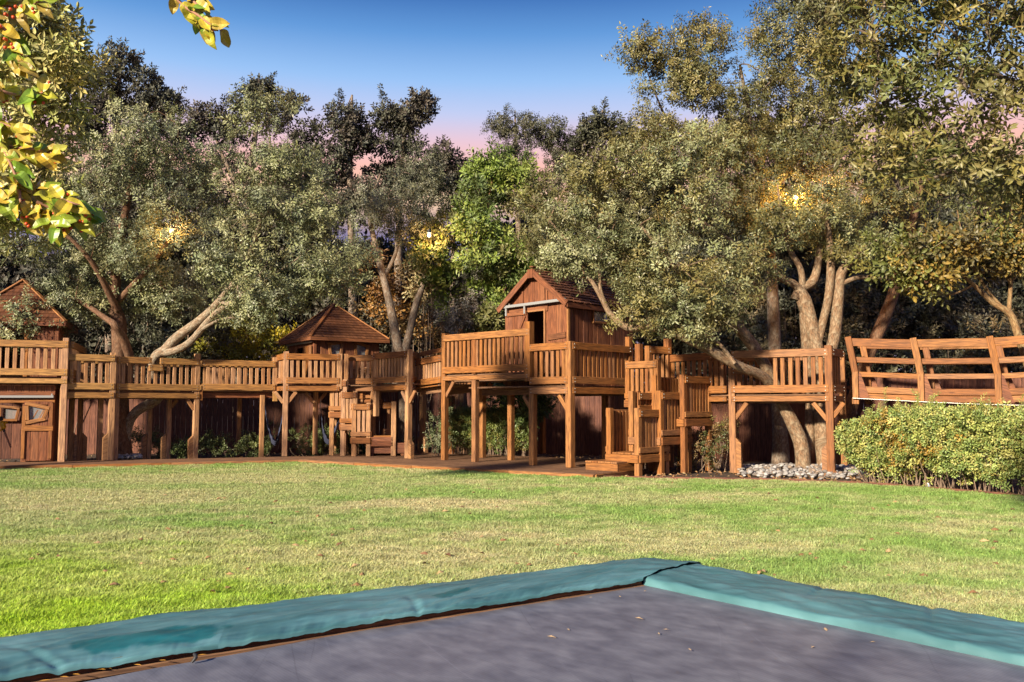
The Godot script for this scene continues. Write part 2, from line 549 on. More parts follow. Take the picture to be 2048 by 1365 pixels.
	for k in 260:
		var p := Vector2(R.randf(), R.randf()) * 1024.0
		var d := Vector2.from_angle(R.randf_range(-0.5, 0.9) if R.randf() < 0.7 else R.randf() * PI)
		var tone := R.randf_range(-0.10, 0.09)
		var n := R.randi_range(30, 320)
		for i in n:
			p += d
			d = d.rotated(R.randf_range(-0.012, 0.012))
			var x := posmod(int(p.x), 1024); var y := posmod(int(p.y), 1024)
			var c := im.get_pixel(x, y)
			var g := tone * sin(PI * i / n)
			im.set_pixel(x, y, Color(clampf(c.r + g, 0, 1), clampf(c.g + g, 0, 1), clampf(c.b + g, 0, 1)))
	M.mat_cloth.albedo_texture = ImageTexture.create_from_image(im)
	M.webbing = mat(Color(0.20, 0.20, 0.25), 0.7)
	M.cloth_blue = mat(Color(0.035, 0.042, 0.085), 0.85)
	M.litter = leaf_mat(Color(0.3, 0.2, 0.1), 0.8)
	M.big_leaf = leaf_mat(Color(0.55, 0.55, 0.12), 0.4)
	M.berry = mat(Color(0.55, 0.07, 0.015), 0.3)
	M.twig_wood = mat(Color(0.30, 0.15, 0.09), 0.7)

# ---------------------------------------------------------------- timber work
const GAP := 0.145

# a railing on a deck edge that runs from a to b: rails on the outer face, balusters behind them, a deck edge and a skirt board
func railing(o: Node3D, a: Vector3, b: Vector3, out: Vector3, fl: float, top: float, low: float, rails: Array, bars: Array, opt := {}) -> void:
	var dir := flat(b - a).normalized()
	var n := flat(out).normalized()
	var len_ := flat(b - a).length()
	var fl_b: float = opt.get("fl_b", fl); var top_b: float = opt.get("top_b", top); var low_b: float = opt.get("low_b", low)
	var rh: float = opt.get("rh", 0.15)
	var P := func(l: float, k: float, d: float) -> Vector3: return flat(a) + dir * l + n * d + UP * k
	for piece in opt.get("top_pieces", [[0.0, 1.0, 0.0]]):
		var l0: float = piece[0] * len_; var l1: float = piece[1] * len_
		var y0: float = lerpf(top, top_b, piece[0]) - rh / 2 - piece[2]; var y1: float = lerpf(top, top_b, piece[1]) - rh / 2 - piece[2]
		brd(o, "handrail", P.call(l0, y0, 0.062), P.call(l1, y1, 0.062), rh, 0.042, n, rails)
		bolts(o, [P.call(l0 + 0.05, y0 + 0.035, 0.088), P.call(l0 + 0.05, y0 - 0.035, 0.088), P.call(l1 - 0.05, y1 + 0.035, 0.088), P.call(l1 - 0.05, y1 - 0.035, 0.088)], n)
	brd(o, "bottom_rail", P.call(0, fl + 0.095, 0.062), P.call(len_, fl_b + 0.095, 0.062), 0.15, 0.042, n, rails)
	bolts(o, [P.call(0.06, fl + 0.13, 0.088), P.call(0.06, fl + 0.06, 0.088), P.call(len_ - 0.06, fl_b + 0.13, 0.088), P.call(len_ - 0.06, fl_b + 0.06, 0.088)], n)
	if low < fl:
		var w := fl - 0.045 - low
		brd(o, "skirt_board", P.call(0, low + w / 2, 0.058), P.call(len_, low_b + w / 2, 0.058), w, 0.046, n, rails)
		bolts(o, [P.call(0.06, low + w * 0.75, 0.086), P.call(0.06, low + w * 0.25, 0.086), P.call(len_ - 0.06, low_b + w * 0.75, 0.086), P.call(len_ - 0.06, low_b + w * 0.25, 0.086)], n)
	var count := int(round(len_ / opt.get("pitch", GAP)))
	for k in range(opt.get("skip", 1), count + 1 - opt.get("skip", 1)):
		var t := float(k) / count
		var cut := 0.0
		for piece in opt.get("top_pieces", []):
			if t >= piece[0] and t <= piece[1]: cut = piece[2]
		var l := t * len_ + R.randf_range(-0.004, 0.004)
		if opt.has("hole") and t > opt.hole[0] and t < opt.hole[1]: continue
		brd(o, "baluster", P.call(l, lerpf(fl, fl_b, t) + 0.03, 0.018), P.call(l, lerpf(top, top_b, t) - 0.015 - cut, 0.018), opt.get("bw", 0.08), 0.038, n, bars)

func floor_boards(o: Node3D, a: Vector3, b: Vector3, back: Vector3, depth: float, y: float, m: Variant, y_b := -1.0, w := 0.14) -> void:
	var n := int(depth / (w + 0.008))
	var yb := y if y_b < 0 else y_b
	for k in n:
		var off := back * ((k + 0.5) * (w + 0.008))
		brd(o, "deck_board", flat(a + off, y - 0.02), flat(b + off, yb - 0.02), w, 0.036, UP, m)
	for s in [0.12, 0.88]:   # joists
		brd(o, "joist", flat(a + back * depth * s, y - 0.12), flat(b + back * depth * s, yb - 0.12), 0.13, 0.04, back, m)

func brace(o: Node3D, p: Vector3, y: float, dir: Vector3, l: float, m: Variant) -> void:
	brd(o, "brace", p + dir * 0.05 + UP * (y - l), p + dir * (l * 0.85) + UP * (y - 0.03), 0.085, 0.06, dir.cross(UP), m)

func foot_block(o: Node3D, p: Vector3, y0: float, h: float, dir: Vector3, m: Variant) -> void:   # the chamfered doubler at a post's foot
	var st := SurfaceTool.new()
	st.begin(Mesh.PRIMITIVE_TRIANGLES)
	var n := dir.cross(UP)
	var a := dir * 0.066; var b := dir * 0.165
	slab_into(st, [a + n * 0.05, b + n * 0.05, b + UP * (h - 0.11) + n * 0.05, a + UP * h + n * 0.05], 0.1)
	var mm: Material = m[R.randi() % m.size()] if m is Array else m
	put(o, "post_foot", st.commit(), mm, Transform3D(Basis(), flat(p, y0)))

# a wall of upright planks from p along d; openings are [l0, l1, y0, y1]; top is a function of l
func planks(o: Node3D, p: Vector3, d: Vector3, len_: float, y0: float, top: Callable, out: Vector3, openings: Array, m: Variant, w := 0.15) -> void:
	var cuts := [0.0, len_]
	var k := w
	while k < len_ - 0.05:
		cuts.append(k); k += w
	for op in openings:
		cuts.append(op[0]); cuts.append(op[1])
	cuts.sort()
	for i in cuts.size() - 1:
		var l0: float = cuts[i]; var l1: float = cuts[i + 1]
		if l1 - l0 < 0.02: continue
		var mid := (l0 + l1) / 2
		var c := flat(p) + d * mid + out * R.randf_range(-0.004, 0.004)
		var spans := [[y0, top.call(mid)]]
		for op in openings:
			if mid > op[0] and mid < op[1]:
				spans = [[y0, op[2]], [op[3], top.call(mid)]]
		for s in spans:
			if s[1] - s[0] > 0.03:
				brd(o, "wall_plank", c + UP * s[0], c + UP * s[1], l1 - l0 - 0.004, 0.03, out, m)

func window(o: Node3D, q: Array, out: Vector3, m: Variant, fw := 0.075) -> void:   # corners as seen from outside: top left, top right, bottom right, bottom left
	var f := Node3D.new()
	f.name = "window"
	o.add_child(f, true)
	for i in 4:
		var a: Vector3 = q[i]; var b: Vector3 = q[(i + 1) % 4]
		var d := (b - a).normalized()
		var outw := d.cross(out).normalized() * -1.0
		var ext := fw if i % 2 == 0 else 0.0
		brd(f, "window_frame", a - d * ext + outw * fw * 0.5 + out * 0.035, b + d * ext + outw * fw * 0.5 + out * 0.035, fw, 0.04, out, m)
	var st := SurfaceTool.new()
	st.begin(Mesh.PRIMITIVE_TRIANGLES)
	var c: Vector3 = q[0]
	slab_into(st, [q[3] - c, q[2] - c, q[1] - c, Vector3.ZERO], 0.006)
	put(f, "pane", st.commit(), M.glass, Transform3D(Basis(), c - out * 0.005))

# courses of overlapping boards between the eave a-b and the top c-d
func roof_face(o: Node3D, a: Vector3, b: Vector3, c: Vector3, d: Vector3, courses: int, m: Variant, shingles := false) -> void:
	var n := (b - a).cross(c - a).normalized()
	if n.y < 0: n = -n
	for k in courses:
		var t0 := float(k) / courses; var t1 := minf(1.0, float(k + 1.25) / courses)
		var p0 := a.lerp(c, t0) + n * 0.034; var p1 := b.lerp(d, t0) + n * 0.034
		var p2 := b.lerp(d, t1) + n * 0.008; var p3 := a.lerp(c, t1) + n * 0.008
		var quad := [p0, p1, p2, p3]
		if (p1 - p0).cross(p3 - p0).y < 0: quad = [p1, p0, p3, p2]
		if not shingles:
			slab(o, "roof_board", quad, 0.022, m)
			continue
		var st := SurfaceTool.new()
		st.begin(Mesh.PRIMITIVE_TRIANGLES)
		var u := 0.0
		var q0: Vector3 = quad[0]
		while u < 0.995:
			var v := minf(1.0, u + R.randf_range(0.028, 0.06))
			var drop: Vector3 = R.randf_range(-0.03, 0.015) * (quad[3] - quad[0]).normalized() + n * R.randf_range(0, 0.008)
			slab_into(st, [quad[0].lerp(quad[1], u + 0.002) - q0 + drop, quad[0].lerp(quad[1], v - 0.002) - q0 + drop, quad[3].lerp(quad[2], v - 0.002) - q0, quad[3].lerp(quad[2], u + 0.002) - q0], 0.014)
			u = v
		var r := put(o, "shingle_row", st.commit(), m[R.randi() % m.size()], Transform3D(Basis(), q0))
		r.set_meta("kind", "stuff")

# ---------------------------------------------------------------- the scene
func _ready() -> void:
	R.seed = 20240611
	# camera, sky, sun, exposure
	var cam := Camera3D.new()
	cam.name = "camera"
	cam.fov = rad_to_deg(2.0 * atan(682.5 / F))
	cam.position = Vector3(0, EYE, 0)
	cam.rotation = Vector3(tilt, 0, 0)
	cam.near = 0.05; cam.far = 900.0
	add_child(cam)
	var env := Environment.new()
	env.background_mode = Environment.BG_SKY
	env.sky = Sky.new()
	var pano := PanoramaSkyMaterial.new()
	pano.panorama = dusk()
	env.sky.sky_material = pano
	env.background_energy_multiplier = 0.59
	env.tonemap_mode = Environment.TONE_MAPPER_LINEAR
	env.tonemap_exposure = 2.8
	env.sdfgi_enabled = true; env.ssao_enabled = true; env.ssil_enabled = true
	var we := WorldEnvironment.new()
	we.name = "world"
	we.environment = env
	add_child(we)
	var sun := DirectionalLight3D.new()
	sun.name = "floodlight_glow"
	sun.light_energy = 1.18
	sun.light_color = Color(1.0, 0.93, 0.82)
	sun.light_angular_distance = 3.0
	sun.shadow_enabled = true
	sun.sky_mode = DirectionalLight3D.SKY_MODE_LIGHT_ONLY
	var az := deg_to_rad(36.0); var el := deg_to_rad(21.5)
	add_child(sun)
	sun.look_at_from_position(Vector3.ZERO, Vector3(sin(az) * cos(el), -sin(el), -cos(az) * cos(el)))
	materials()
	grounds()
	boardwalk()
	fence()
	left_tower()
	walkways()
	hut()
	stairs_left()
	main_house()
	stairs_right()
	right_side()
	trees()
	hedges()
	lamps()
	trampoline()
	small_things()
	near_branches()

func dusk() -> ImageTexture:
	# by elevation: colours in sRGB as the evening sky shows them
	var stops := [[-90.0, Color(0.16, 0.15, 0.18)], [-1.0, Color(0.26, 0.25, 0.36)], [6.0, Color(0.30, 0.30, 0.47)], [10.5, Color(0.46, 0.42, 0.58)], [13.0, Color(0.95, 0.74, 0.60)], [15.0, Color(0.97, 0.69, 0.62)],
		[16.6, Color(0.90, 0.71, 0.74)], [18.3, Color(0.74, 0.73, 0.84)], [20.3, Color(0.58, 0.69, 0.85)], [23.0, Color(0.38, 0.55, 0.76)], [25.5, Color(0.23, 0.39, 0.63)], [34.0, Color(0.17, 0.33, 0.58)], [90.0, Color(0.13, 0.26, 0.49)]]
	var im := Image.create(512, 512, false, Image.FORMAT_RGBF)
	for y in 512:
		var el := 90.0 - (y + 0.5) / 512.0 * 180.0
		var k := 0
		while k < stops.size() - 2 and stops[k + 1][0] < el: k += 1
		var t := clampf((el - stops[k][0]) / (stops[k + 1][0] - stops[k][0]), 0, 1)
		var c: Color = (stops[k][1] as Color).srgb_to_linear().lerp((stops[k + 1][1] as Color).srgb_to_linear(), t)
		for x in 512:
			var a := (x + 0.5) / 512.0 * TAU - PI
			var w := cos(a + 0.28) * 0.5 + 0.5          # a little brighter towards the sunset
			var g := pow(w, 24.0)
			var f := 0.78 + 0.22 * g
			im.set_pixel(x, y, Color(c.r * f * lerpf(0.86, 1.0, g), c.g * f, c.b * lerpf(0.82, 1.0, g)))
	return ImageTexture.create_from_image(im)

# ---------------------------------------------------------------- lawn, beds, gravel
var lawn_poly := PackedVector2Array()
var pad_poly := PackedVector2Array()
var edge := [[-260, 950], [0, 942.5], [230, 930], [420, 926.5], [600, 926], [720, 930], [860, 938], [1000, 946], [1180, 958], [1290, 960], [1400, 962], [1500, 963], [1600, 966], [1680, 969], [1800, 976], [2048, 998], [2300, 1024]]

func v2(p: Vector3) -> Vector2: return Vector2(p.x, p.z)

func sheet(poly: PackedVector2Array, y: float) -> ArrayMesh:
	var st := SurfaceTool.new()
	st.begin(Mesh.PRIMITIVE_TRIANGLES)
	var idx := Geometry2D.triangulate_polygon(poly)
	for i in range(0, idx.size(), 3):
		var t := [poly[idx[i]], poly[idx[i + 1]], poly[idx[i + 2]]]
		if (t[1] - t[0]).cross(t[2] - t[0]) < 0: t = [t[0], t[2], t[1]]
		for p in t:
			st.set_normal(UP); st.set_uv(p); st.add_vertex(Vector3(p.x, y, p.y))
	return st.commit()

func grounds() -> void:
	structure("ground", sheet(PackedVector2Array([Vector2(-400, -400), Vector2(400, -400), Vector2(400, 60), Vector2(-400, 60)]), -0.02), M.soil, "bare brown soil of the planting beds under the trees", "ground")
	for e in edge: lawn_poly.append(v2(gp(e[0], e[1])))
	lawn_poly.append(Vector2(14, 6)); lawn_poly.append(Vector2(-14, 6))
	structure("lawn", sheet(lawn_poly, 0.0), M.thatch, "lawn of green and straw coloured turf before the play decks", "lawn")
	for q in [[-260, 1306], [1310, 1114], [1408, 1126], [2300, 1293], [2300, 1700], [-260, 1700]]: pad_poly.append(v2(gp(q[0], q[1], 0.06)))
	# turf: small tufts, thick near the camera
	var v := PackedVector3Array()
	var c := PackedColorArray()
	var rnd := RandomNumberGenerator.new()
	rnd.seed = 5
	for i in 13:
		var a := rnd.randf() * TAU
		var p := Vector3(rnd.randf_range(-0.045, 0.045), 0, rnd.randf_range(-0.045, 0.045))
		var d := Vector3(cos(a), 0, sin(a))
		var s := Vector3(-d.z, 0, d.x) * 0.003
		var h := rnd.randf_range(0.018, 0.042)
		var lean := rnd.randf_range(0.3, 1.2) * h
		var m := p + UP * h * 0.62 + d * lean * 0.4
		var tip := p + UP * h + d * lean
		var g := rnd.randf_range(0.75, 1.3)
		var col := Color(g * rnd.randf_range(0.9, 1.25), g, g * 0.95)
		for q in [p - s, p + s, m + s * 0.8, p - s, m + s * 0.8, m - s * 0.8, m - s * 0.8, m + s * 0.8, tip]:
			v.append(q); c.append(col)
	var tuft := arrays(v, c)
	var dry := noise(41, 0.16, 4); var fine := noise(42, 1.1, 3); var bare := noise(43, 0.5, 3)
	var patches := []
	for q in [[880, 1013, 1.3, 1.0], [740, 1120, 1.3, 1.0], [1350, 1092, 1.2, 0.8], [300, 1082, 0.9, 0.8], [150, 1000, 2.6, 0.8], [450, 960, 2.4, 0.75], [720, 960, 1.6, 0.5], [900, 1120, 1.2, 0.8], [1230, 1000, 1.3, 0.6], [60, 1100, 0.8, 0.5], [820, 1160, 0.7, 0.7], [560, 985, 1.8, 0.5], [30, 1040, 1.4, 0.6]]:
		patches.append([v2(gp(q[0], q[1])), q[2], q[3]])
	var scars := []
	for q in [[1640, 1003, 0.5], [1740, 1018, 0.45], [1900, 1004, 0.6], [1720, 1030, 0.35], [1380, 962, 0.5]]:
		scars.append([v2(gp(q[0], q[1])), q[2]])
	var xfs := []
	var cols := []
	for i in 720000:
		# more of them near the eye
		var z := 3.6 + 19.0 * pow(R.randf(), 1.55)
		var x := R.randf_range(-0.64, 0.64) * z
		var p := Vector2(x, -z)
		if not Geometry2D.is_point_in_polygon(p, lawn_poly) or Geometry2D.is_point_in_polygon(p, pad_poly): continue
		var d := clampf(0.24 + dry.get_noise_2d(x, z * 1.6) * 0.75 + fine.get_noise_2d(x, z) * 0.45, 0, 1)
		for q in patches:
			var o: Vector2 = (p - q[0]) * Vector2(0.6, 1.1)
			d = maxf(d, 0.78 * q[2] * (1.0 - smoothstep(q[1] * 0.35, q[1] * 1.05, o.length() + fine.get_noise_2d(x * 0.8, z) * 0.55)))
		var bald := false
		for q in scars:
			if ((p - q[0]) * Vector2(0.7, 1.6)).length() + bare.get_noise_2d(x * 3, z * 3) * 0.3 < q[1] * 0.55 and R.randf() < 0.75: bald = true
		if bald: continue
		var lush_lit := smoothstep(1.0, -3.5, x) * smoothstep(10.5, 6.0, z)  # greener turf at near left, also brightened for lamplight falling there
		var green := Color(0.26, 0.42, 0.105).lerp(Color(0.38, 0.58, 0.03), lush_lit)
		var straw := Color(0.68, 0.60, 0.37)
		if R.randf() < 0.18: d = clampf(d + R.randf_range(-0.5, 0.5), 0, 1)
		d *= 1.0 - lush_lit * 0.55
		var col := green.lerp(straw, d) * R.randf_range(0.65, 1.35) * (1.0 + fine.get_noise_2d(x * 3.0, z * 3.0) * 0.3)
		var s := R.randf_range(0.8, 1.4) * (1.0 + bare.get_noise_2d(x * 4.0, z * 4.0) * 0.55) * (0.8 + z * 0.018)
		xfs.append(Transform3D(Basis(UP, R.randf() * TAU).scaled(Vector3(s, s * R.randf_range(0.7, 1.15) * (1.0 - 0.3 * d), s)), Vector3(x, 0, -z)))
		cols.append(col)
	var g := multi(self, "lawn_grass", tuft, M.grass, xfs, cols, true)
	g.set_meta("label", "short mown grass, green with straw coloured dry patches"); g.set_meta("category", "grass")

func pebble() -> ArrayMesh:
	var s := SphereMesh.new()
	s.radius = 0.5; s.height = 1.0; s.radial_segments = 9; s.rings = 5
	var a := s.get_mesh_arrays()
	var v: PackedVector3Array = a[Mesh.ARRAY_VERTEX]
	var n := noise(9, 0.9, 2)
	for i in v.size(): v[i] *= 1.0 + n.get_noise_3dv(v[i] * 1.4) * 0.4
	a[Mesh.ARRAY_VERTEX] = v
	var m := ArrayMesh.new()
	m.add_surface_from_arrays(Mesh.PRIMITIVE_TRIANGLES, a)
	return m

func stones(called: String, label: String, category: String, spots: Array, s0: float, s1: float, tints: Array) -> void:
	if not cache.has("pebble"): cache["pebble"] = pebble()
	var xfs := []
	var cols := []
	for p in spots:
		var s := R.randf_range(s0, s1)
		xfs.append(Transform3D(Basis.from_euler(Vector3(R.randf_range(-0.4, 0.4), R.randf() * TAU, R.randf_range(-0.4, 0.4))).scaled_local(Vector3(s * R.randf_range(0.8, 1.4), s * R.randf_range(0.45, 0.75), s)), p))
		cols.append(tints[R.randi() % tints.size()] * R.randf_range(0.75, 1.2))
	var o := multi(self, numbered(called), cache["pebble"], M.stone, xfs, cols, true)
	o.set_meta("label", label); o.set_meta("category", category)

func litter(called: String, label: String, spots: Array) -> void:
	var v := PackedVector3Array()
	var c := PackedColorArray()
	leaf_into(v, c, Vector3(0, 0, -0.04), Vector3(0, 0.1, 1), UP, 0.09, 0.045, Color(1, 1, 1), -0.4)
	var xfs := []
	var cols := []
	for p in spots:
		xfs.append(Transform3D(Basis.from_euler(Vector3(R.randf_range(-0.5, 0.5), R.randf() * TAU, R.randf_range(-0.5, 0.5))).scaled_local(Vector3.ONE * R.randf_range(0.6, 1.2)), p + UP * 0.01))
		cols.append([Color(0.26, 0.14, 0.06), Color(0.33, 0.20, 0.09), Color(0.20, 0.10, 0.05), Color(0.38, 0.26, 0.13)][R.randi() % 4] * R.randf_range(0.7, 1.2))
	var o := multi(self, numbered(called), arrays(v, c), M.litter, xfs, cols, true)
	o.set_meta("label", label); o.set_meta("category", "leaves")

# ---------------------------------------------------------------- low boardwalk
var deck_main_dir: Vector3
func boardwalk() -> void:
	var K := gp(598, 919.5, 0.1); var L := gp(-120, 935, 0.1); var E := gp(1189, 949, 0.1)
	var dl := flat(K - L).normalized(); var dr := flat(E - K).normalized()
	var nl := Vector3(dl.z, 0, -dl.x); var nr := Vector3(dr.z, 0, -dr.x)
	if nl.z > 0: nl = -nl
	if nr.z > 0: nr = -nr
	var m := (nl + nr).normalized()
	var o := thing("boardwalk", "low weathered timber walkway along the lawn under the left decks", "boardwalk", flat(L.lerp(K, 0.5)))
	for k in 9:
		var off := (k + 0.5) * 0.15
		var a := flat(L) + nl * off; var b := flat(K) + m * (off / m.dot(nl)) - dl * 0.004
		var joint := R.randf_range(0.25, 0.75)
		var c := a.lerp(b, joint)
		brd(o, "deck_board", flat(a, 0.08), flat(c - dl * 0.002, 0.08), 0.143, 0.038, UP, M.floor)
		brd(o, "deck_board", flat(c + dl * 0.002, 0.08), flat(b, 0.08), 0.143, 0.038, UP, M.floor)
	var len_ := (K - L).length()
	var t := 0.0
	while t < len_:
		var u := minf(t + R.randf_range(1.6, 2.6), len_)
		brd(o, "edge_board", flat(L) + dl * t - nl * 0.022 + UP * 0.03, flat(L) + dl * (u - 0.004) - nl * 0.022 + UP * 0.03, 0.12, 0.04, -nl, M.amber)
		t = u
	var p := thing("timber_floor", "wide low timber deck on the ground under the main balcony", "deck", flat(K.lerp(E, 0.5)))
	for k in 28:
		var off := (k + 0.5) * 0.15
		var a := flat(K) + m * (off / m.dot(nr)) + dr * 0.004; var b := flat(E) + nr * off
		if k > 11: b -= dr * 1.7
		var joint := R.randf_range(0.25, 0.75)
		var c := a.lerp(b, joint)
		brd(p, "deck_board", flat(a, 0.08), flat(c - dr * 0.002, 0.08), 0.143, 0.038, UP, M.floor)
		brd(p, "deck_board", flat(c + dr * 0.002, 0.08), flat(b, 0.08), 0.143, 0.038, UP, M.floor)
	len_ = (E - K).length()
	t = 0.0
	while t < len_:
		var u := minf(t + R.randf_range(1.6, 2.6), len_)
		brd(p, "edge_board", flat(K) + dr * t - nr * 0.022 + UP * 0.03, flat(K) + dr * (u - 0.004) - nr * 0.022 + UP * 0.03, 0.12, 0.04, -nr, M.amber)
		t = u
	brd(p, "edge_board", flat(E) + dr * 0.022 + UP * 0.03, flat(E) + dr * 0.022 + nr * 1.75 + UP * 0.03, 0.12, 0.04, dr, M.amber)

# ---------------------------------------------------------------- fence behind
func fence() -> void:
	var runs := [[at(-150, 800, 25.0), at(900, 800, 27.0), 1.92], [at(900, 800, 27.0), at(1330, 800, 24.0), 1.92], [at(1330, 800, 24.0), at(1700, 800, 20.6), 1.95], [at(1700, 800, 20.6), at(2300, 800, 18.6), 2.0]]
	var names := ["the left decks and low shrubs", "the balcony hedge and timber floor", "the pale twin trunks", "the slatted bridge"]
	for i in 4:
		var a := flat(runs[i][0]); var b := flat(runs[i][1])
		var d := (b - a).normalized()
		var out := Vector3(-d.z, 0, d.x)
		if out.z < 0: out = -out
		var o := thing("board_fence", "dark brown upright board fence behind " + names[i], "fence", a, "board fence along the back of the garden")
		var n := int((b - a).length() / 0.145)
		for k in n:
			var p := a + d * ((k + 0.5) * 0.145)
			brd(o, "fence_board", p + out * R.randf_range(0, 0.008) - UP * 0.02, p + UP * (runs[i][2] + R.randf_range(-0.012, 0.012)), 0.139, 0.02, out, M.fence)
		for y in [0.35, 1.1, 1.75]:
			brd(o, "fence_rail", a - out * 0.05 + UP * y, b - out * 0.05 + UP * y, 0.09, 0.04, out, M.fence)

# ---------------------------------------------------------------- decks on the left
func left_tower() -> void:
	var A := gp(-140, 929, 0.1); var B := gp(129, 924.2, 0.1)
	var d := flat(B - A).normalized()
	var out := Vector3(-d.z, 0, d.x)
	var back := -out
	var z := -B.z
	var fl := hy(754, z); var top := hy(683, z); var low := hy(768, z)
	var o := thing("tower_deck", "upper balcony deck of the storeroom tower, with cedar railing paled for stronger light", "deck", flat(A.lerp(B, 0.5)))
	railing(o, A, B, out, fl, top, low, M.rail, M.cedar, {"pitch": 0.155})
	post(o, B - d * 0.06, 0.1, top + 0.07, 0.12, out, M.cedar)
	floor_boards(o, A, B, back, 2.6, fl, M.floor)
	railing(o, B, B + back * 2.6, d, fl, top, low, M.rail, M.cedar)
	# the storeroom underneath
	var s := thing("storeroom", "ground floor storeroom with a sliding door hung on a white steel track", "shed", flat(A.lerp(B, 0.5)))
	var w := flat(A) + back * 0.18
	var px := func(x: float, y: float) -> Vector3: return onwall(w, d, x, y)
	var y_head: float = px.call(50, 803).y
	var l47: float = hit(w, d, 47); var l_end: float = hit(w, d, 112); var l0: float = hit(w, d, -20)
	planks(s, w, d, l_end, 0.1, func(_l): return low - 0.03, out, [[l0, l47, 0.1, y_head]], M.redwood)
	brd(s, "header_beam", px.call(-120, 789) + out * 0.03, px.call(112, 789) + out * 0.03, 0.10, 0.05, out, M.redwood)
	brd(s, "header_beam", px.call(-120, 803) + out * 0.03, px.call(112, 803) + out * 0.03, 0.07, 0.05, out, M.amber)
	brd(s, "door_track", px.call(-90, 794) + out * 0.10, px.call(110, 794) + out * 0.10, 0.055, 0.06, out, M.steel_white)
	brd(s, "track_bracket", px.call(106, 788) + out * 0.09, px.call(106, 793) + out * 0.09, 0.03, 0.03, out, M.steel_white)
	var dw := w + out * 0.07
	var pd := func(x: float, y: float) -> Vector3: return onwall(dw, d, x, y)
	var door := Node3D.new()
	door.name = "sliding_door"
	s.add_child(door)
	var dl: float = hit(dw, d, 50); var dr: float = hit(dw, d, 107)
	var wy0: float = pd.call(70, 843).y; var wy1: float = pd.call(70, 810).y
	planks(door, dw + d * dl, d, dr - dl, 0.13, func(_l): return y_head - 0.01, out, [[hit(dw, d, 58) - dl, hit(dw, d, 98) - dl, wy0, wy1]], M.redwood, 0.16)
	for e in [[51, 812, 51, 918, 0.07], [105, 806, 105, 918, 0.07]]:
		brd(door, "door_stile", pd.call(e[0], e[1]) + out * 0.03, pd.call(e[2], e[3]) + out * 0.03, e[4], 0.03, out, M.amber)
	brd(door, "door_rail", pd.call(48, 857) + out * 0.033, pd.call(110, 857) + out * 0.033, 0.12, 0.034, out, M.amber)
	window(s, [pd.call(60, 812), pd.call(93, 819), pd.call(86, 836), pd.call(62, 841)], out, M.amber, 0.08)
	for x in [92.0, 80.0]:
		brd(s, "window_bar", pd.call(x - 12, 838) - out * 0.02, pd.call(x - 2, 820) - out * 0.02, 0.03, 0.03, out, M.amber)
	# inside: back wall with a lower window
	var bw := w + back * 1.6
	planks(s, bw, d, l_end, 0.1, func(_l): return low - 0.1, out, [], M.fence, 0.2)
	var bp := func(x: float, y: float) -> Vector3: return onwall(bw + out * 0.05, d, x, y)
	window(s, [bp.call(6, 816), bp.call(37, 819), bp.call(33, 838), bp.call(6, 838)], out, M.amber, 0.06)
	brd(s, "side_wall", flat(w + d * (l_end - 0.02), 0.1) + back * 0.8, flat(w + d * (l_end - 0.02), low - 0.1) + back * 0.8, 1.6, 0.03, d, M.redwood)
	# the powered tool that hangs inside the door
	var tp := func(x: float, y: float) -> Vector3: return onwall(w + back * 0.5, d, x, y)
	var tool := thing("garden_tool", "yellow and black powered garden tool leaning inside the storeroom door", "power tool", flat(tp.call(18, 900)))
	var cs := CapsuleMesh.new()
	cs.radius = 0.06; cs.height = 0.2
	put(tool, "motor_housing", cs, M.yellow, Transform3D(Basis(Vector3.BACK, 0.35), tp.call(9, 851)))
	var cy := CylinderMesh.new()
	cy.top_radius = 0.045; cy.bottom_radius = 0.05; cy.height = 0.09
	put(tool, "air_intake", cy, M.black, Transform3D(Basis(Vector3.BACK, 0.35), tp.call(4, 838)))
	put(tool, "shaft", tube_mesh([tp.call(12, 862), tp.call(20, 880), tp.call(27, 896)], [0.022, 0.02, 0.018], 8, 2), M.twig_wood, Transform3D.IDENTITY)
	put(tool, "grip", tube_mesh([tp.call(10, 856), tp.call(13, 864)], [0.03, 0.028], 8, 2), M.black, Transform3D.IDENTITY)
	for q in [[-2, 845], [16, 846], [6, 861]]:
		var bm := BoxMesh.new()
		bm.size = Vector3(0.05, 0.03, 0.05)
		put(tool, "guard_fin", bm, M.yellow, Transform3D(Basis(Vector3.BACK, q[0] * 0.1), tp.call(q[0], q[1])))
	# the little house on top
	var h := thing("tower_house", "small hip roofed cedar playhouse on the storeroom tower, half hidden by oak leaves", "playhouse", flat(w))
	var hw := flat(A) + back * 1.15
	var ph := func(x: float, y: float) -> Vector3: return onwall(hw, d, x, y)
	var e0: float = hit(hw, d, -70); var e1: float = hit(hw, d, 114)
	var yt: float = ph.call(100, 645).y
	var half := e1 - e0
	var hp := hw + d * e0
	planks(h, hp, d, half, fl, func(_l): return yt, out, [[half * 0.38, half * 0.62, fl, yt - 0.3]], M.redwood)
	planks(h, hp + d * half, back, half, fl, func(_l): return yt, d, [], M.redwood)
	planks(h, hp + back * half, d, half, fl, func(_l): return yt, -out, [], M.redwood)
	planks(h, hp, back, half, fl, func(_l): return yt, -d, [], M.redwood)
	brd(h, "door_post", ph.call(50, 660) + out * 0.03, flat(ph.call(50, 660), fl) + out * 0.03, 0.09, 0.05, out, M.amber)
	brd(h, "door_header", ph.call(-10, 656) + out * 0.035, ph.call(56, 656) + out * 0.035, 0.12, 0.05, out, M.amber)
	hip(h, hp, d, back, half, yt - 0.02, hy(560, -hp.z + half * 0.5), 0.16, 10)

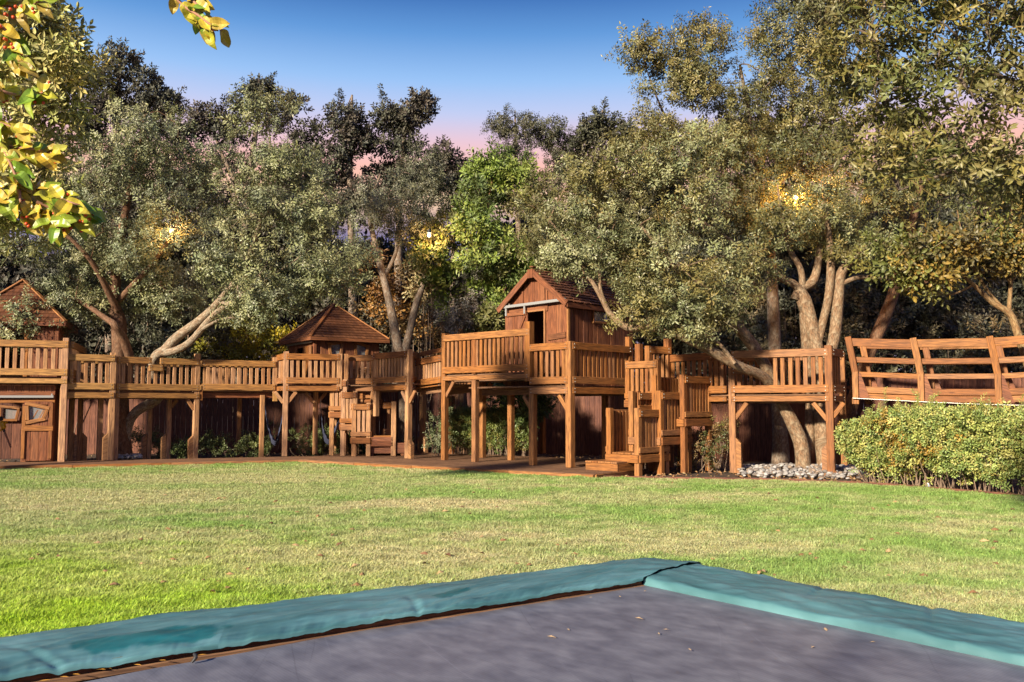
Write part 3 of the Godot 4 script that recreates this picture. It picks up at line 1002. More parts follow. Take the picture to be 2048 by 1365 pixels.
func hip(o: Node3D, p: Vector3, d: Vector3, back: Vector3, s: float, y0: float, y1: float, over: float, courses: int, s2 := -1.0) -> void:
	if s2 < 0: s2 = s
	var q := [flat(p - d * over - back * over, y0), flat(p + d * (s + over) - back * over, y0), flat(p + d * (s + over) + back * (s2 + over), y0), flat(p - d * over + back * (s2 + over), y0)]
	var top := flat(p + d * s * 0.5 + back * s2 * 0.5, y1)
	for k in 4:
		var a: Vector3 = q[k]; var b: Vector3 = q[(k + 1) % 4]
		roof_face(o, a, b, top, top.lerp(b, 0.002), courses, M.shingle)
		brd(o, "hip_board", a + UP * 0.045, top + UP * 0.05, 0.09, 0.03, UP, M.amber)
		brd(o, "eave_board", a - UP * 0.03, b - UP * 0.03, 0.10, 0.025, (b - a).cross(UP), M.redwood)
	brd(o, "roof_base", (q[0] + q[3]) / 2 - UP * 0.05, (q[1] + q[2]) / 2 - UP * 0.05, (q[3] - q[0]).length() - 0.1, 0.03, UP, M.redwood)

func walkways() -> void:
	var fl := hy(781.5, -gp(170, 922.5, 0.1).z)
	# first pale section beside the tower
	var A := gp(121, 924, 0.1); var B := gp(222, 921, 0.1)
	var d := flat(B - A).normalized()
	var out := Vector3(-d.z, 0, d.x)
	var low := hy(797, -B.z); var top := hy(711, -B.z)
	var o := thing("walkway_deck", "short cedar walkway section, paled for stronger light, beside the storeroom tower", "deck", flat(A.lerp(B, 0.5)), "raised walkway sections")
	railing(o, A, B, out, fl, top, low, M.rail, M.cedar, {"skip": 1})
	post(o, A, 0.1, top - 0.02, 0.125, out, M.cedar)
	post(o, B - d * 0.03, 0.1, top + 0.06, 0.125, out, M.cedar)
	foot_block(o, B - d * 0.03, 0.1, 0.62, -d, M.cedar)
	floor_boards(o, A, B, -out, 1.35, fl, M.floor)
	var Ab := A - out * 1.35; var Bb := B - out * 1.35
	railing(o, Ab, Bb, out, fl, top, low, M.rail, M.cedar)
	for p in [Ab + d * 0.35, Bb - d * 0.5]:
		post(o, p, 0.0, top, 0.115, out, M.cedar)
		foot_block(o, p, 0.0, 0.7, d, M.cedar)
	post(o, B - d * 0.18 - out * 0.55, 0.05, fl, 0.11, out, M.cedar)
	foot_block(o, B - d * 0.18 - out * 0.55, 0.05, 0.66, d, M.cedar)
	# second section with the oak stem growing out through its railing
	A = gp(226, 920.4, 0.1); B = gp(393, 914.5, 0.1)
	d = flat(B - A).normalized()
	out = Vector3(-d.z, 0, d.x)
	low = hy(797, -A.lerp(B, 0.5).z); top = hy(717, -A.lerp(B, 0.6).z)
	o = thing("walkway_deck", "raised walkway section with a gap in its railing where the oak stem leans out", "deck", flat(A.lerp(B, 0.5)), "raised walkway sections")
	railing(o, A, B, out, fl, top, low, M.rail, M.cedar, {"top_pieces": [[0.0, 0.40, 0.0], [0.37, 0.54, 0.17], [0.50, 0.99, 0.0]]})
	post(o, B - d * 0.05, 0.0, top + 0.13, 0.12, out, M.cedar)
	foot_block(o, B - d * 0.05, 0.0, 0.62, -d, M.cedar)
	brace(o, flat(B - d * 0.05), low, -d, 0.26, M.cedar)
	post(o, A.lerp(B, 0.02) - out * 0.02, 0.0, top, 0.10, out, M.cedar)
	floor_boards(o, A, B, -out, 0.35, fl, M.floor)
	floor_boards(o, A + d * 1.1 - out * 0.36, B - out * 0.36, -out, 0.95, fl, M.floor)
	railing(o, A - out * 1.35, B - out * 1.35, out, fl, top, low, M.rail, M.cedar)
	for q in [[0.62, 1.3], [0.77, 0.75]]:
		var p: Vector3 = A.lerp(B, q[0]) - out * q[1]
		post(o, p, 0.0, low, 0.105, out, M.cedar)
		foot_block(o, p, 0.0, 0.66, -d, M.cedar)
		brace(o, flat(p), low, d, 0.22, M.cedar)
	# third section, with a single skirt and a red edge board
	A = gp(398, 914.2, 0.1); B = gp(546, 910.5, 0.1)
	d = flat(B - A).normalized()
	out = Vector3(-d.z, 0, d.x)
	low = hy(784, -A.lerp(B, 0.5).z); top = hy(721, -A.lerp(B, 0.4).z)
	var fl3 := low + 0.02
	o = thing("walkway_deck", "raised walkway section with a low red edge board under its railing", "deck", flat(A.lerp(B, 0.5)), "raised walkway sections")
	railing(o, A, B, out, fl3, top, fl3, M.rail, M.cedar)
	brd(o, "edge_board", flat(A, fl3 - 0.11) - out * 0.1, flat(B, fl3 - 0.11) - out * 0.1, 0.13, 0.04, out, M.redwood)
	brd(o, "hanger_block", flat(B, fl3 - 0.02) + out * 0.08, flat(B, fl3 - 0.26) + out * 0.08, 0.12, 0.04, out, M.rail)
	brd(o, "hanger_block", flat(A, fl3 + 0.02) + out * 0.07, flat(A, fl3 - 0.24) + out * 0.07, 0.06, 0.04, out, M.amber)
	post(o, B, fl3 - 0.05, top + 0.1, 0.11, out, M.cedar)
	floor_boards(o, A, B, -out, 1.35, fl3 + 0.01, M.floor)
	railing(o, A - out * 1.35, B - out * 1.35, out, fl3, top + 0.03, fl3, M.rail, M.cedar)
	for q in [[476, 907], [522, 911]]:
		var p := gp(q[0], q[1], 0.1)
		post(o, p, 0.0, fl3 - 0.1, 0.105, out, M.cedar)
	# fourth: the deck before the hut
	A = gp(568.5, 913, 0.1); B = gp(676, 911.2, 0.1)
	d = flat(B - A).normalized()
	out = Vector3(-d.z, 0, d.x)
	var f4 := hy(769, -A.z); var t4 := hy(707.5, -A.z); var l4 := hy(782, -A.z)
	o = thing("hut_deck", "corner deck with amber railing round the hip roofed hut", "deck", flat(A.lerp(B, 0.5)))
	railing(o, A, B, out, f4, t4, l4, M.amber, M.cedar, {"skip": 0})
	var side := (flat(at(545, 800, -A.z + 1.35)) - flat(A)).normalized()
	var C := flat(A) + side * 1.4
	railing(o, C, A, Vector3(side.z, 0, -side.x), f4, t4, l4, M.amber, M.cedar)
	post(o, A, 0.1, t4 + 0.05, 0.125, out, M.cedar)
	brace(o, flat(A), l4, d, 0.30, M.cedar)
	brace(o, flat(A), l4, -d, 0.30, M.cedar)
	post(o, B, f4 - 0.12, t4 + 0.02, 0.13, out, M.cedar)
	post(o, B + d * 0.17 , f4 - 0.12, t4 + 0.02, 0.10, out, M.cedar)
	var p2 := gp(629.5, 909, 0.1)
	post(o, p2, 0.1, l4, 0.12, out, M.cedar)
	brace(o, flat(p2), l4, d, 0.30, M.cedar)
	brace(o, flat(p2), l4, -d, 0.30, M.cedar)
	for q in [[575, 905], [690, 904], [742, 904]]:
		post(o, gp(q[0], q[1], 0.0), 0.0, l4, 0.11, out, M.cedar)
	var B2 := at(746, 800, -B.z + 0.35)
	railing(o, flat(at(690, 800, -B.z + 0.3)), flat(B2), out, f4, hy(711, -B2.z), l4, M.amber, M.cedar)
	post(o, flat(B2), 0.1, t4, 0.12, out, M.cedar)
	floor_boards(o, A, A + d * 2.9, -out, 3.0, f4, M.floor)
	# fifth: the deck right of the stairs and the ramp up to the balcony
	var G0 := flat(at(750, 800, (t4 - EYE) / (815 - 707.5) * F)); var G1 := flat(at(817, 800, (t4 - EYE) / (815 - 702.5) * F))
	d = (G1 - G0).normalized()
	out = Vector3(-d.z, 0, d.x)
	o = thing("landing_deck", "small amber landing deck right of the left stairs", "deck", G0.lerp(G1, 0.5))
	railing(o, G0, G1, out, f4, t4, l4, M.amber, M.cedar, {"pitch": 0.13})
	post(o, G1, 0.1, t4 + 0.04, 0.13, out, M.cedar)
	brace(o, G1, l4, -d, 0.30, M.cedar)
	brace(o, G1, l4, d, 0.30, M.cedar)
	post(o, G0 + d * 0.05, f4 - 0.8, t4 + 0.02, 0.11, out, M.cedar)
	var sd := (flat(at(836, 800, -G1.z + 1.0)) - G1).normalized()
	var G2 := G1 + sd * 0.9
	railing(o, G1, G2, Vector3(-sd.z, 0, sd.x), f4, t4, l4, M.amber, M.cedar)
	foot_block(o, G1, 0.1, 0.45, d, M.cedar)
	floor_boards(o, G0, G1, -out, 1.5, f4, M.floor)
	post(o, flat(gp(845, 910, 0.05)), 0.0, l4 + 0.05, 0.13, out, M.cedar)
	foot_block(o, flat(gp(845, 910, 0.05)), 0.0, 0.55, d, M.cedar)
	foot_block(o, flat(gp(845, 910, 0.05)), 0.0, 0.55, -d, M.cedar)
	# ramp
	var P1 := gp(889, 920.6, 0.1)
	var R0 := flat(at(834, 800, -G2.z - 0.35)); var R1 := flat(at(886, 800, -P1.z + 0.15))
	d = (R1 - R0).normalized()
	out = Vector3(-d.z, 0, d.x)
	if out.z < 0: out = -out
	o = thing("ramp", "short railed ramp climbing from the landing deck to the main balcony", "ramp", R0.lerp(R1, 0.5))
	var fr0 := hy(775, -R0.z); var fr1 := hy(768, -R1.z)
	railing(o, R0, R1, out, fr0, hy(720, -R0.z), fr0 - 0.02, M.amber, M.cedar, {"fl_b": fr1, "top_b": hy(710, -R1.z), "low_b": fr1 - 0.02, "pitch": 0.12})
	var rb0 := R0 - out * 1.0; var rb1 := R1 - out * 1.0
	brd(o, "upper_rail", flat(R0, hy(709, -R0.z)) - out * 0.1, flat(R1, hy(698, -R1.z)) - out * 0.1, 0.11, 0.045, out, M.amber)
	railing(o, rb0, rb1, out, fr0, hy(720, -R0.z), fr0 - 0.02, M.amber, M.cedar, {"fl_b": fr1, "top_b": hy(710, -R1.z), "low_b": fr1 - 0.02})
	floor_boards(o, R0, R1, -out, 1.0, fr0, M.floor, fr1)

func hut() -> void:
	var C := flat(at(630, 700, 24.0))
	var a := deg_to_rad(33.0)
	var d := Vector3(cos(a), 0, -sin(a)); var l := Vector3(-sin(a), 0, -cos(a))
	var s := hit(C, d, 757); var s2 := hit(C, l, 577)
	var fl := hy(769, 22.4)
	var yt := hy(676, 24.0)
	var o := thing("hut", "hip roofed redwood hut with two crooked windows and louvred looking roof", "playhouse", C)
	o.set_meta("label", "hip roofed redwood hut with two crooked windows behind the amber corner deck")
	var out_r := Vector3(-sin(a), 0, cos(a)) * 1.0
	out_r = -l; var out_l := -d
	var w := func(x: float, y: float) -> Vector3: return onwall(C, d, x, y)
	var ops := []
	var wins := []
	for q in [[[659, 691], [680, 688], [677, 711], [662, 711]], [[710.5, 689], [731, 695], [729, 711], [713, 711]]]:
		var pts := []
		for k in q: pts.append(w.call(k[0], k[1]))
		wins.append(pts)
		ops.append([hit(C, d, q[0][0] + 1), hit(C, d, q[1][0] - 1), minf(pts[2].y, pts[3].y) + 0.01, maxf(pts[0].y, pts[1].y) - 0.02])
	planks(o, C, d, s, fl, func(_l): return yt, out_r, ops, M.redwood, 0.14)
	for pts in wins: window(o, pts, out_r, M.amber, 0.075)
	var dl0 := hit(C, l, 607); var dl1 := hit(C, l, 597)
	planks(o, C, l, s2, fl, func(_l): return yt, out_l, [[minf(dl0, dl1), maxf(dl0, dl1) + 0.1, fl, yt - 0.22]], M.redwood, 0.14)
	planks(o, C + l * s2, d, s, fl, func(_l): return yt, l, [], M.redwood, 0.2)
	planks(o, C + d * s, l, s2, fl, func(_l): return yt, d, [], M.redwood, 0.2)
	brd(o, "corner_board", C + UP * fl - d * 0.02 - l * 0.02, C + UP * yt - d * 0.02 - l * 0.02, 0.08, 0.08, d, M.redwood)
	brd(o, "door_track", flat(C, yt - 0.10) + out_l * 0.1, flat(C + l * s2 * 0.98, yt - 0.10) + out_l * 0.1, 0.06, 0.05, out_l, M.steel)
	var dp := C + out_l * 0.06
	planks(o, dp + l * 0.12, l, s2 * 0.3, fl + 0.03, func(_l): return yt - 0.2, out_l, [], M.amber, 0.14)
	hip(o, C, d, l, s, yt, hy(611, -(C + d * s * 0.5 + l * s2 * 0.5).z), 0.22, 13, s2)

# a stair pod: a square platform on legs, railed on some of its sides; f is its front corner, da and db its two edges
func pod(called: String, label: String, f: Vector3, da: Vector3, db: Vector3, fl: float, top: float, sides: String, rails: Array, bars: Array, foot := 0.0) -> void:
	var o := thing(called, label, "stair platform", flat(f + (da + db) * 0.5), "")
	var c := [flat(f), flat(f + da), flat(f + da + db), flat(f + db)]
	var outs := [-db.normalized(), da.normalized(), db.normalized(), -da.normalized()]
	for k in 4:
		var a: Vector3 = c[k]; var b: Vector3 = c[(k + 1) % 4]
		var n: Vector3 = outs[k]
		var e := (b - a).normalized()
		if sides[k] == "r":
			var len_ := (b - a).length()
			brd(o, "handrail", flat(a, top - 0.07) + n * 0.062 - e * 0.03, flat(b, top - 0.07) + n * 0.062 + e * 0.03, 0.145, 0.042, n, rails)
			bolts(o, [flat(a, top - 0.04) + n * 0.086 + e * 0.02, flat(a, top - 0.10) + n * 0.086 + e * 0.02, flat(b, top - 0.04) + n * 0.086 - e * 0.02, flat(b, top - 0.10) + n * 0.086 - e * 0.02], n)
			var cnt := int(round(len_ / 0.118))
			for i in range(1, cnt):
				var p := a.lerp(b, float(i) / cnt) + n * 0.02
				brd(o, "baluster", p + UP * (fl - 0.02), p + UP * (top - 0.02), 0.078, 0.036, n, bars)
			brd(o, "bottom_rail", flat(a, fl + 0.055) + n * 0.062 - e * 0.05, flat(b, fl + 0.055) + n * 0.062 + e * 0.05, 0.11, 0.042, n, rails)
		brd(o, "skirt_board", flat(a, fl - 0.11) + n * 0.064 - e * 0.05, flat(b, fl - 0.11) + n * 0.064 + e * 0.05, 0.15, 0.044, n, rails)
		var railed: bool = sides[k] == "r" or sides[(k + 3) % 4] == "r"
		post(o, a, foot, (top + 0.03) if railed else fl - 0.04, 0.11, n, bars)
	var w := db.length()
	var n2 := int(w / 0.145)
	for i in n2:
		var p := f + db.normalized() * ((i + 0.5) * w / n2)
		brd(o, "tread_board", flat(p, fl - 0.018), flat(p + da, fl - 0.018), w / n2 - 0.008, 0.034, UP, M.amber)

func step_box(label: String, f: Vector3, da: Vector3, db: Vector3, y0: float, y1: float, m: Array, leg := 0.0) -> void:
	var o := thing("step_box", label, "step", flat(f + (da + db) * 0.5))
	var c := [flat(f), flat(f + da), flat(f + da + db), flat(f + db)]
	var outs := [-db.normalized(), da.normalized(), db.normalized(), -da.normalized()]
	for k in 4:
		var a: Vector3 = c[k]; var b: Vector3 = c[(k + 1) % 4]
		var e := (b - a).normalized()
		brd(o, "side_board", flat(a, (y0 + y1 - 0.035) / 2) - outs[k] * 0.02 + e * (0.04 if k % 2 == 0 else 0.0), flat(b, (y0 + y1 - 0.035) / 2) - outs[k] * 0.02 - e * (0.04 if k % 2 == 0 else 0.0), y1 - y0 - 0.036, 0.038, outs[k], m)
		post(o, a.lerp(c[(k + 2) % 4], 0.1), leg, y1 - 0.05, 0.09, outs[k], m, "foot")
	var w := db.length()
	var n := int(maxf(2, w / 0.145))
	for i in n:
		var p := f + db.normalized() * ((i + 0.5) * w / n)
		brd(o, "tread_board", flat(p, y1 - 0.017) - da.normalized() * 0.015, flat(p + da, y1 - 0.017) + da.normalized() * 0.015, w / n - 0.006, 0.034, UP, m)

func stairs_left() -> void:
	var a := Vector3(cos(deg_to_rad(6)), 0, -sin(deg_to_rad(6))); var b := Vector3(-a.z * -1.0, 0, -a.x)
	b = Vector3(-sin(deg_to_rad(6)), 0, -cos(deg_to_rad(6)))
	var base := flat(gp(707, 913, 0.1))
	var z := -base.z
	var bars: Array = M.cedar
	var rails: Array = M.amber
	var y := func(py: float) -> float: return hy(py, z)
	var w1 := a * hit(base, a, 738)
	pod("stair_pod", "lowest left-stair platform, half railed, behind the redwood step box", base, w1, b * 0.75, y.call(873), y.call(809), "rrn" + "r", rails, bars, 0.1)
	var p2 := flat(gp(684, 912.5, 0.1)) + b * 0.12
	pod("stair_pod", "second left-stair platform with narrow slatted front, one step up", p2, a * hit(p2, a, 711), b * 0.75, y.call(846.5), y.call(785), "rnnr", rails, bars, 0.1)
	var p3 := flat(gp(661, 912, 0.1)) + b * 0.2
	pod("stair_pod", "leftmost and third platform of the left stairs under the hut deck post", p3, a * hit(p3, a, 690), b * 0.8, y.call(821.5), y.call(761), "rnnr", rails, bars, 0.1)
	var p4 := flat(at(728, 800, z + 0.95))
	pod("stair_pod", "upper left-stair platform below the landing deck, beside the tall posts", p4, a * hit(p4, a, 757) , b * 0.7, hy(797, z + 0.95), hy(737, z + 0.95), "rnrr", rails, bars, hy(817, z + 0.95))
	var p5 := flat(at(703, 800, z + 0.85))
	pod("stair_pod", "topmost narrow left-stair platform against the hut deck", p5, a * 0.24, b * 0.6, hy(784, z + 0.85), hy(739, z + 0.85), "rnnr", rails, bars, hy(815, z + 0.85))
	# entry: two riser boards and the railing on the right
	var o := thing("stair_entry", "boarded entry box with a slatted right railing at the left stairs", "stair platform", base)
	var e0 := base + w1 + a * 0.05; var e1 := flat(base + a * hit(base, a, 788))
	for k in 2:
		brd(o, "riser_board", flat(e0, y.call(889 - k * 9.5)) - b * 0.02, flat(e1, y.call(889 - k * 9.5)) - b * 0.02, 0.115, 0.04, -b, M.redwood)
	floor_boards(o, e0, e1, b, 0.7, y.call(872), M.amber)
	var r0 := e0 + a * 0.28 + b * 0.65
	railing(o, r0, e1 + b * 0.65, -b, y.call(873), y.call(806), y.call(873), rails, bars, {"pitch": 0.12})
	post(o, e1 + b * 0.02, 0.1, y.call(803), 0.12, -b, bars)
	post(o, e1 + b * 0.65, 0.1, y.call(806), 0.11, -b, bars)
	post(o, e0 + b * 0.65, 0.1, y.call(806), 0.11, -b, bars)
	brd(o, "side_rail", flat(e1 + b * 0.02, y.call(811)), flat(e1 + b * 0.7, y.call(811)), 0.12, 0.04, a, rails)
	var f := flat(gp(764, 912.5, 0.1))
	var da := a.rotated(UP, deg_to_rad(-4)) * hit(f, a, 817)
	step_box("low redwood step box on the boardwalk before the left stairs", f - da * 0.55, da * 1.5, b * 0.62, 0.16, 0.42, M.redwood, 0.1)

# ---------------------------------------------------------------- main balcony, corner deck and gabled house
var adir: Vector3
var bdir: Vector3
var corner: Vector3
var deck_floor: float
func main_house() -> void:
	var P1 := flat(gp(889, 920.6, 0.1)); var P2 := flat(gp(1141, 936, 0.1))
	corner = P2
	bdir = (P1 - P2).normalized()
	adir = Vector3(-bdir.z, 0, bdir.x)
	var out_f := -adir; var out_r := -bdir
	var Pm := P2 + bdir * hit(P2, bdir, 1063)
	# balcony
	var zb := -Pm.z
	var fl := hy(743.5, zb); var top := hy(657, zb); var low := hy(757, zb)
	var o := thing("balcony_deck", "higher front balcony of the gabled playhouse on tall square posts", "deck", P1.lerp(Pm, 0.5))
	railing(o, P1, Pm, out_f, fl, top, low, M.amber, M.amber, {"pitch": 0.138})
	post(o, P1, 0.1, top + 0.04, 0.125, out_f, M.amber)
	post(o, Pm + bdir * 0.06, fl - 0.2, top + 0.14, 0.15, out_f, M.amber)
	post(o, P1 + bdir * -1.02, 0.1, low, 0.125, out_f, M.amber)
	post(o, flat(P1 + bdir * -1.02) + adir * -0.0, fl, top - 0.1, 0.12, out_f, M.amber)
	brace(o, P1, low, -bdir, 0.36, M.amber)
	floor_boards(o, P1, Pm, adir, 2.2, fl, M.floor)
	for q in [[965, 916], [1022, 921]]:
		var p := flat(gp(q[0], q[1], 0.1))
		post(o, p, 0.1, low + 0.02, 0.125, out_f, M.amber)
		brace(o, p, low, -bdir, 0.34, M.amber)
	post(o, flat(gp(903, 912, 0.05)), 0.0, hy(790, 21.6), 0.12, out_f, M.amber)
	railing(o, P1 + adir * 2.1, P1, bdir, fl, top, low, M.amber, M.amber)
	# corner deck
	var z2 := -P2.z
	fl = hy(770, z2); top = hy(684.5, z2); low = hy(788, z2)
	deck_floor = fl
	var Pe := P2 + adir * hit(P2, adir, 1258)
	o = thing("corner_deck", "corner deck that turns from the balcony round to the right stairs", "deck", P2)
	railing(o, Pm, P2, out_f, fl, top, low, M.amber, M.amber, {"pitch": 0.15})
	railing(o, P2, Pe, out_r, fl, top, low, M.amber, M.amber, {"pitch": 0.145})
	post(o, P2, 0.1, top + 0.02, 0.14, out_f, M.amber)
	post(o, Pm - bdir * 0.04, 0.1, low + 0.02, 0.13, out_f, M.amber)
	brace(o, P2, low, bdir, 0.34, M.amber)
	brace(o, Pm - bdir * 0.04, low, bdir, 0.3, M.amber)
	post(o, Pe, fl - 0.3, top + 0.22, 0.115, out_r, M.amber)
	post(o, flat(gp(1211, 919, 0.1)), 0.1, low, 0.125, out_r, M.amber)
	for q in [[1085.5, 907]]:
		post(o, flat(gp(q[0], q[1], 0.1)), 0.1, low, 0.12, out_f, M.amber)
	floor_boards(o, P2 + bdir * 3.0, P2, adir, 3.7, fl, M.floor)
	# house
	var C := flat(at(1136.5, 700, z2 + 1.4))
	var Lf := hit(C, bdir, 1011); var Lr := hit(C, adir, 1266)
	var ye := hy(606, -C.z); var ya := hy(539, -(C + bdir * Lf * 0.5).z)
	var h := thing("gabled_house", "tall gabled redwood playhouse with open doorway and steel door track", "playhouse", C)
	var slope := (ya - ye) / (Lf * 0.5 + 0.10)
	var yw := ye + slope * 0.10 - 0.05
	var topf := func(l: float) -> float: return yw + slope * minf(l, Lf - l) - 0.02
	var px := func(x: float, y: float) -> Vector3: return onwall(C, bdir, x, y)
	var d0 := hit(C, bdir, 1090.5); var d1 := hit(C, bdir, 1057)
	planks(h, C, bdir, Lf, fl, topf, out_f, [[d0, d1, fl, px.call(1075, 623).y]], M.redwood, 0.165)
	var w0 := hit(C, adir, 1187); var w1 := hit(C, adir, 1220)
	var pr := func(x: float, y: float) -> Vector3: return onwall(C, adir, x, y)
	planks(h, C, adir, Lr, fl, func(_l): return yw, out_r, [[w0, w1, pr.call(1187, 644).y, pr.call(1187, 619).y]], M.redwood, 0.165)
	planks(h, C + adir * Lr, bdir, Lf, fl, topf, adir, [[0.7, 1.5, fl + 0.75, fl + 1.35]], M.redwood, 0.2)
	planks(h, C + bdir * Lf, adir, Lr, fl, func(_l): return yw, bdir, [], M.redwood, 0.2)
	window(h, [pr.call(1187, 619), pr.call(1220, 621), pr.call(1220, 645), pr.call(1187, 643)], out_r, M.amber, 0.05)
	brd(h, "window_bar", pr.call(1203, 620) - out_r * 0.02, pr.call(1203, 644) - out_r * 0.02, 0.025, 0.025, out_r, M.amber)
	var ridge0 := flat(C + bdir * Lf * 0.5, ya) + out_f * 0.15; var ridge1 := flat(C + bdir * Lf * 0.5, ya) + adir * (Lr + 0.2)
	var er0 := flat(C - bdir * 0.10, ye) + out_f * 0.15; var er1 := flat(C - bdir * 0.10, ye) + adir * (Lr + 0.2)
	var el0 := flat(C + bdir * (Lf + 0.10), ye) + out_f * 0.15; var el1 := flat(C + bdir * (Lf + 0.10), ye) + adir * (Lr + 0.2)
	roof_face(h, er0, er1, ridge0, ridge1, 11, M.shingle, true)
	roof_face(h, el0, el1, ridge0, ridge1, 11, M.shingle, true)
	slab(h, "roof_deck", [er0, er1, ridge1, ridge0], 0.02, M.redwood)
	slab(h, "roof_deck", [ridge0, ridge1, el1, el0], 0.02, M.redwood)
	for e in [er0, el0]:
		brd(h, "rake_board", e - UP * 0.05 + out_f * 0.015, ridge0 - UP * 0.06 + out_f * 0.015, 0.13, 0.03, out_f, M.redwood)
	brd(h, "ridge_cap", ridge0 + UP * 0.045, ridge1 + UP * 0.045, 0.12, 0.03, UP, M.shingle)
	brd(h, "gable_block", ridge0 - UP * 0.22 + out_f * 0.034, ridge0 - UP * 0.02 + out_f * 0.034, 0.16, 0.025, out_f, M.redwood)
	brd(h, "fascia_board", er0 - UP * 0.06, er1 - UP * 0.06, 0.11, 0.03, out_r, M.redwood)
	brd(h, "corner_board", flat(C, fl) + out_f * 0.02 + out_r * 0.025, flat(C, yw) + out_f * 0.02 + out_r * 0.025, 0.07, 0.05, out_r, M.amber)
	for x in [1047.5, 1096.0]:
		brd(h, "batten", px.call(x, 622) + out_f * 0.03, px.call(x, 583.0 if x < 1060 else 580.0) + out_f * 0.03, 0.05, 0.03, out_f, M.redwood)
	brd(h, "header_beam", px.call(1013, 627) + out_f * 0.03, px.call(1096, 615.5) + out_f * 0.03, 0.10, 0.04, out_f, M.redwood)
	brd(h, "door_jamb", px.call(1092, 621) + out_f * 0.03, flat(px.call(1092, 690), fl) + out_f * 0.03, 0.05, 0.05, out_f, M.amber)
	brd(h, "door_header", px.call(1056, 624) + out_f * 0.03, px.call(1093, 619.5) + out_f * 0.03, 0.05, 0.05, out_f, M.amber)
	var tk := C + out_f * 0.13
	var pt := func(x: float, y: float) -> Vector3: return onwall(tk, bdir, x, y)
	brd(h, "door_track", pt.call(1008, 615), pt.call(1132, 599), 0.065, 0.05, out_f, M.steel_white)
	for q in [[1012, 614, 633], [1049, 612, 628]]:
		brd(h, "track_hanger", pt.call(q[0], q[1]) , pt.call(q[0], q[2]), 0.045, 0.03, out_f, M.steel_white)
	for q in [[1018, 608, 616], [1121, 594, 602]]:
		brd(h, "track_bracket", pt.call(q[0], q[1]) - out_f * 0.01, pt.call(q[0], q[2]) - out_f * 0.01, 0.03, 0.03, out_f, M.steel)
	var door := Node3D.new()
	door.name = "sliding_door"
	h.add_child(door)
	var dp := C + out_f * 0.075
	var q0 := hit(dp, bdir, 1056); var q1 := hit(dp, bdir, 1013)
	var pd := func(x: float, y: float) -> Vector3: return onwall(dp, bdir, x, y)
	planks(door, dp + bdir * q0, bdir, q1 - q0, fl + 0.03, func(_l): return pd.call(1040, 629).y, out_f, [], M.redwood, 0.16)
	brd(door, "door_rail", pd.call(1014, 631) + out_f * 0.03, pd.call(1055, 626) + out_f * 0.03, 0.09, 0.03, out_f, M.redwood)
	brd(door, "door_brace", pd.call(1052, 632) + out_f * 0.03, pd.call(1039, 664) + out_f * 0.03, 0.05, 0.03, out_f, M.redwood)
	brd(h, "patch_board", px.call(1098, 676) + out_f * 0.03, px.call(1134, 670) + out_f * 0.03, 0.13, 0.03, out_f, M.shingle)

func stairs_right() -> void:
	var rails: Array = M.amber
	var bars: Array = M.amber
	var F1 := flat(gp(1277, 953, 0.0))
	var la := adir * hit(F1, adir, 1329); var lb := bdir * hit(F1, bdir, 1219)
	var z := -F1.z
	pod("stair_pod", "lowest right-stair platform, open on its left, above the amber step box", F1, la, lb, hy(907, z), hy(820, z), "rnrn", rails, bars)
	var sh := (adir * 0.62 - bdir * 0.16)
	var F2 := flat(F1) + (flat(at(1320, 800, z + 0.42)) - F1)
	pod("stair_pod", "second right-stair platform, its railing top level with the deck edge", F2, adir * hit(F2, adir, 1374), lb, hy(872, z + 0.42), hy(785, z + 0.42), "rnrn", rails, bars)
	var F3 := flat(at(1367, 800, z + 0.75))
	pod("stair_pod", "rightmost and third platform of the right stairs on two long legs", F3, adir * hit(F3, adir, 1415), lb, hy(835, z + 0.75), hy(752.5, z + 0.75), "rrrn", rails, bars)
	var F4 := flat(at(1315, 800, z + 1.25))
	pod("stair_pod", "upper right-stair platform with pale slats joining the corner deck", F4, adir * 0.75, bdir * hit(F4, bdir, 1257), hy(797, z + 1.25), hy(722, z + 1.25), "nnnr", rails, bars, hy(815, z + 1.25))
	var F5 := flat(at(1275, 800, z + 1.0))
	pod("stair_pod", "small middle right-stair platform tucked behind the lowest one", F5, adir * 0.5, bdir * 0.35, hy(822, z + 1.0), hy(786, z + 1.0), "rnnn", rails, bars, 0.0)
	# tall railing pieces behind
	var o := thing("stair_railing", "tall amber railing panel rising behind the right stairs", "railing", flat(at(1320, 800, z + 2.2)))
	var r0 := flat(at(1298, 800, z + 2.0)); var r1 := flat(at(1343, 800, z + 2.3))
	railing(o, r0, r1, Vector3(-0.15, 0, 1), hy(780, z + 2.1), hy(694, z + 2.1), hy(780, z + 2.1), rails, bars, {"pitch": 0.12})
	post(o, r0, 0.0, hy(692, z + 2.0), 0.12, -bdir, bars)
	post(o, r1 - Vector3(0.07, 0, 0), 0.0, hy(678, z + 2.3), 0.13, -bdir, bars)
	post(o, flat(at(1279, 800, z + 2.0)), 0.0, hy(688, z + 2.0), 0.13, -bdir, bars)
	var f := flat(gp(1235, 951, 0.03))
	var da := adir * hit(f, adir, 1284); var db := bdir * hit(f, bdir, 1170)
	step_box("low amber step box on the end of the timber floor before the right stairs", f, da, db, hy(945, -f.z), hy(925, -f.z), M.amber, 0.0)

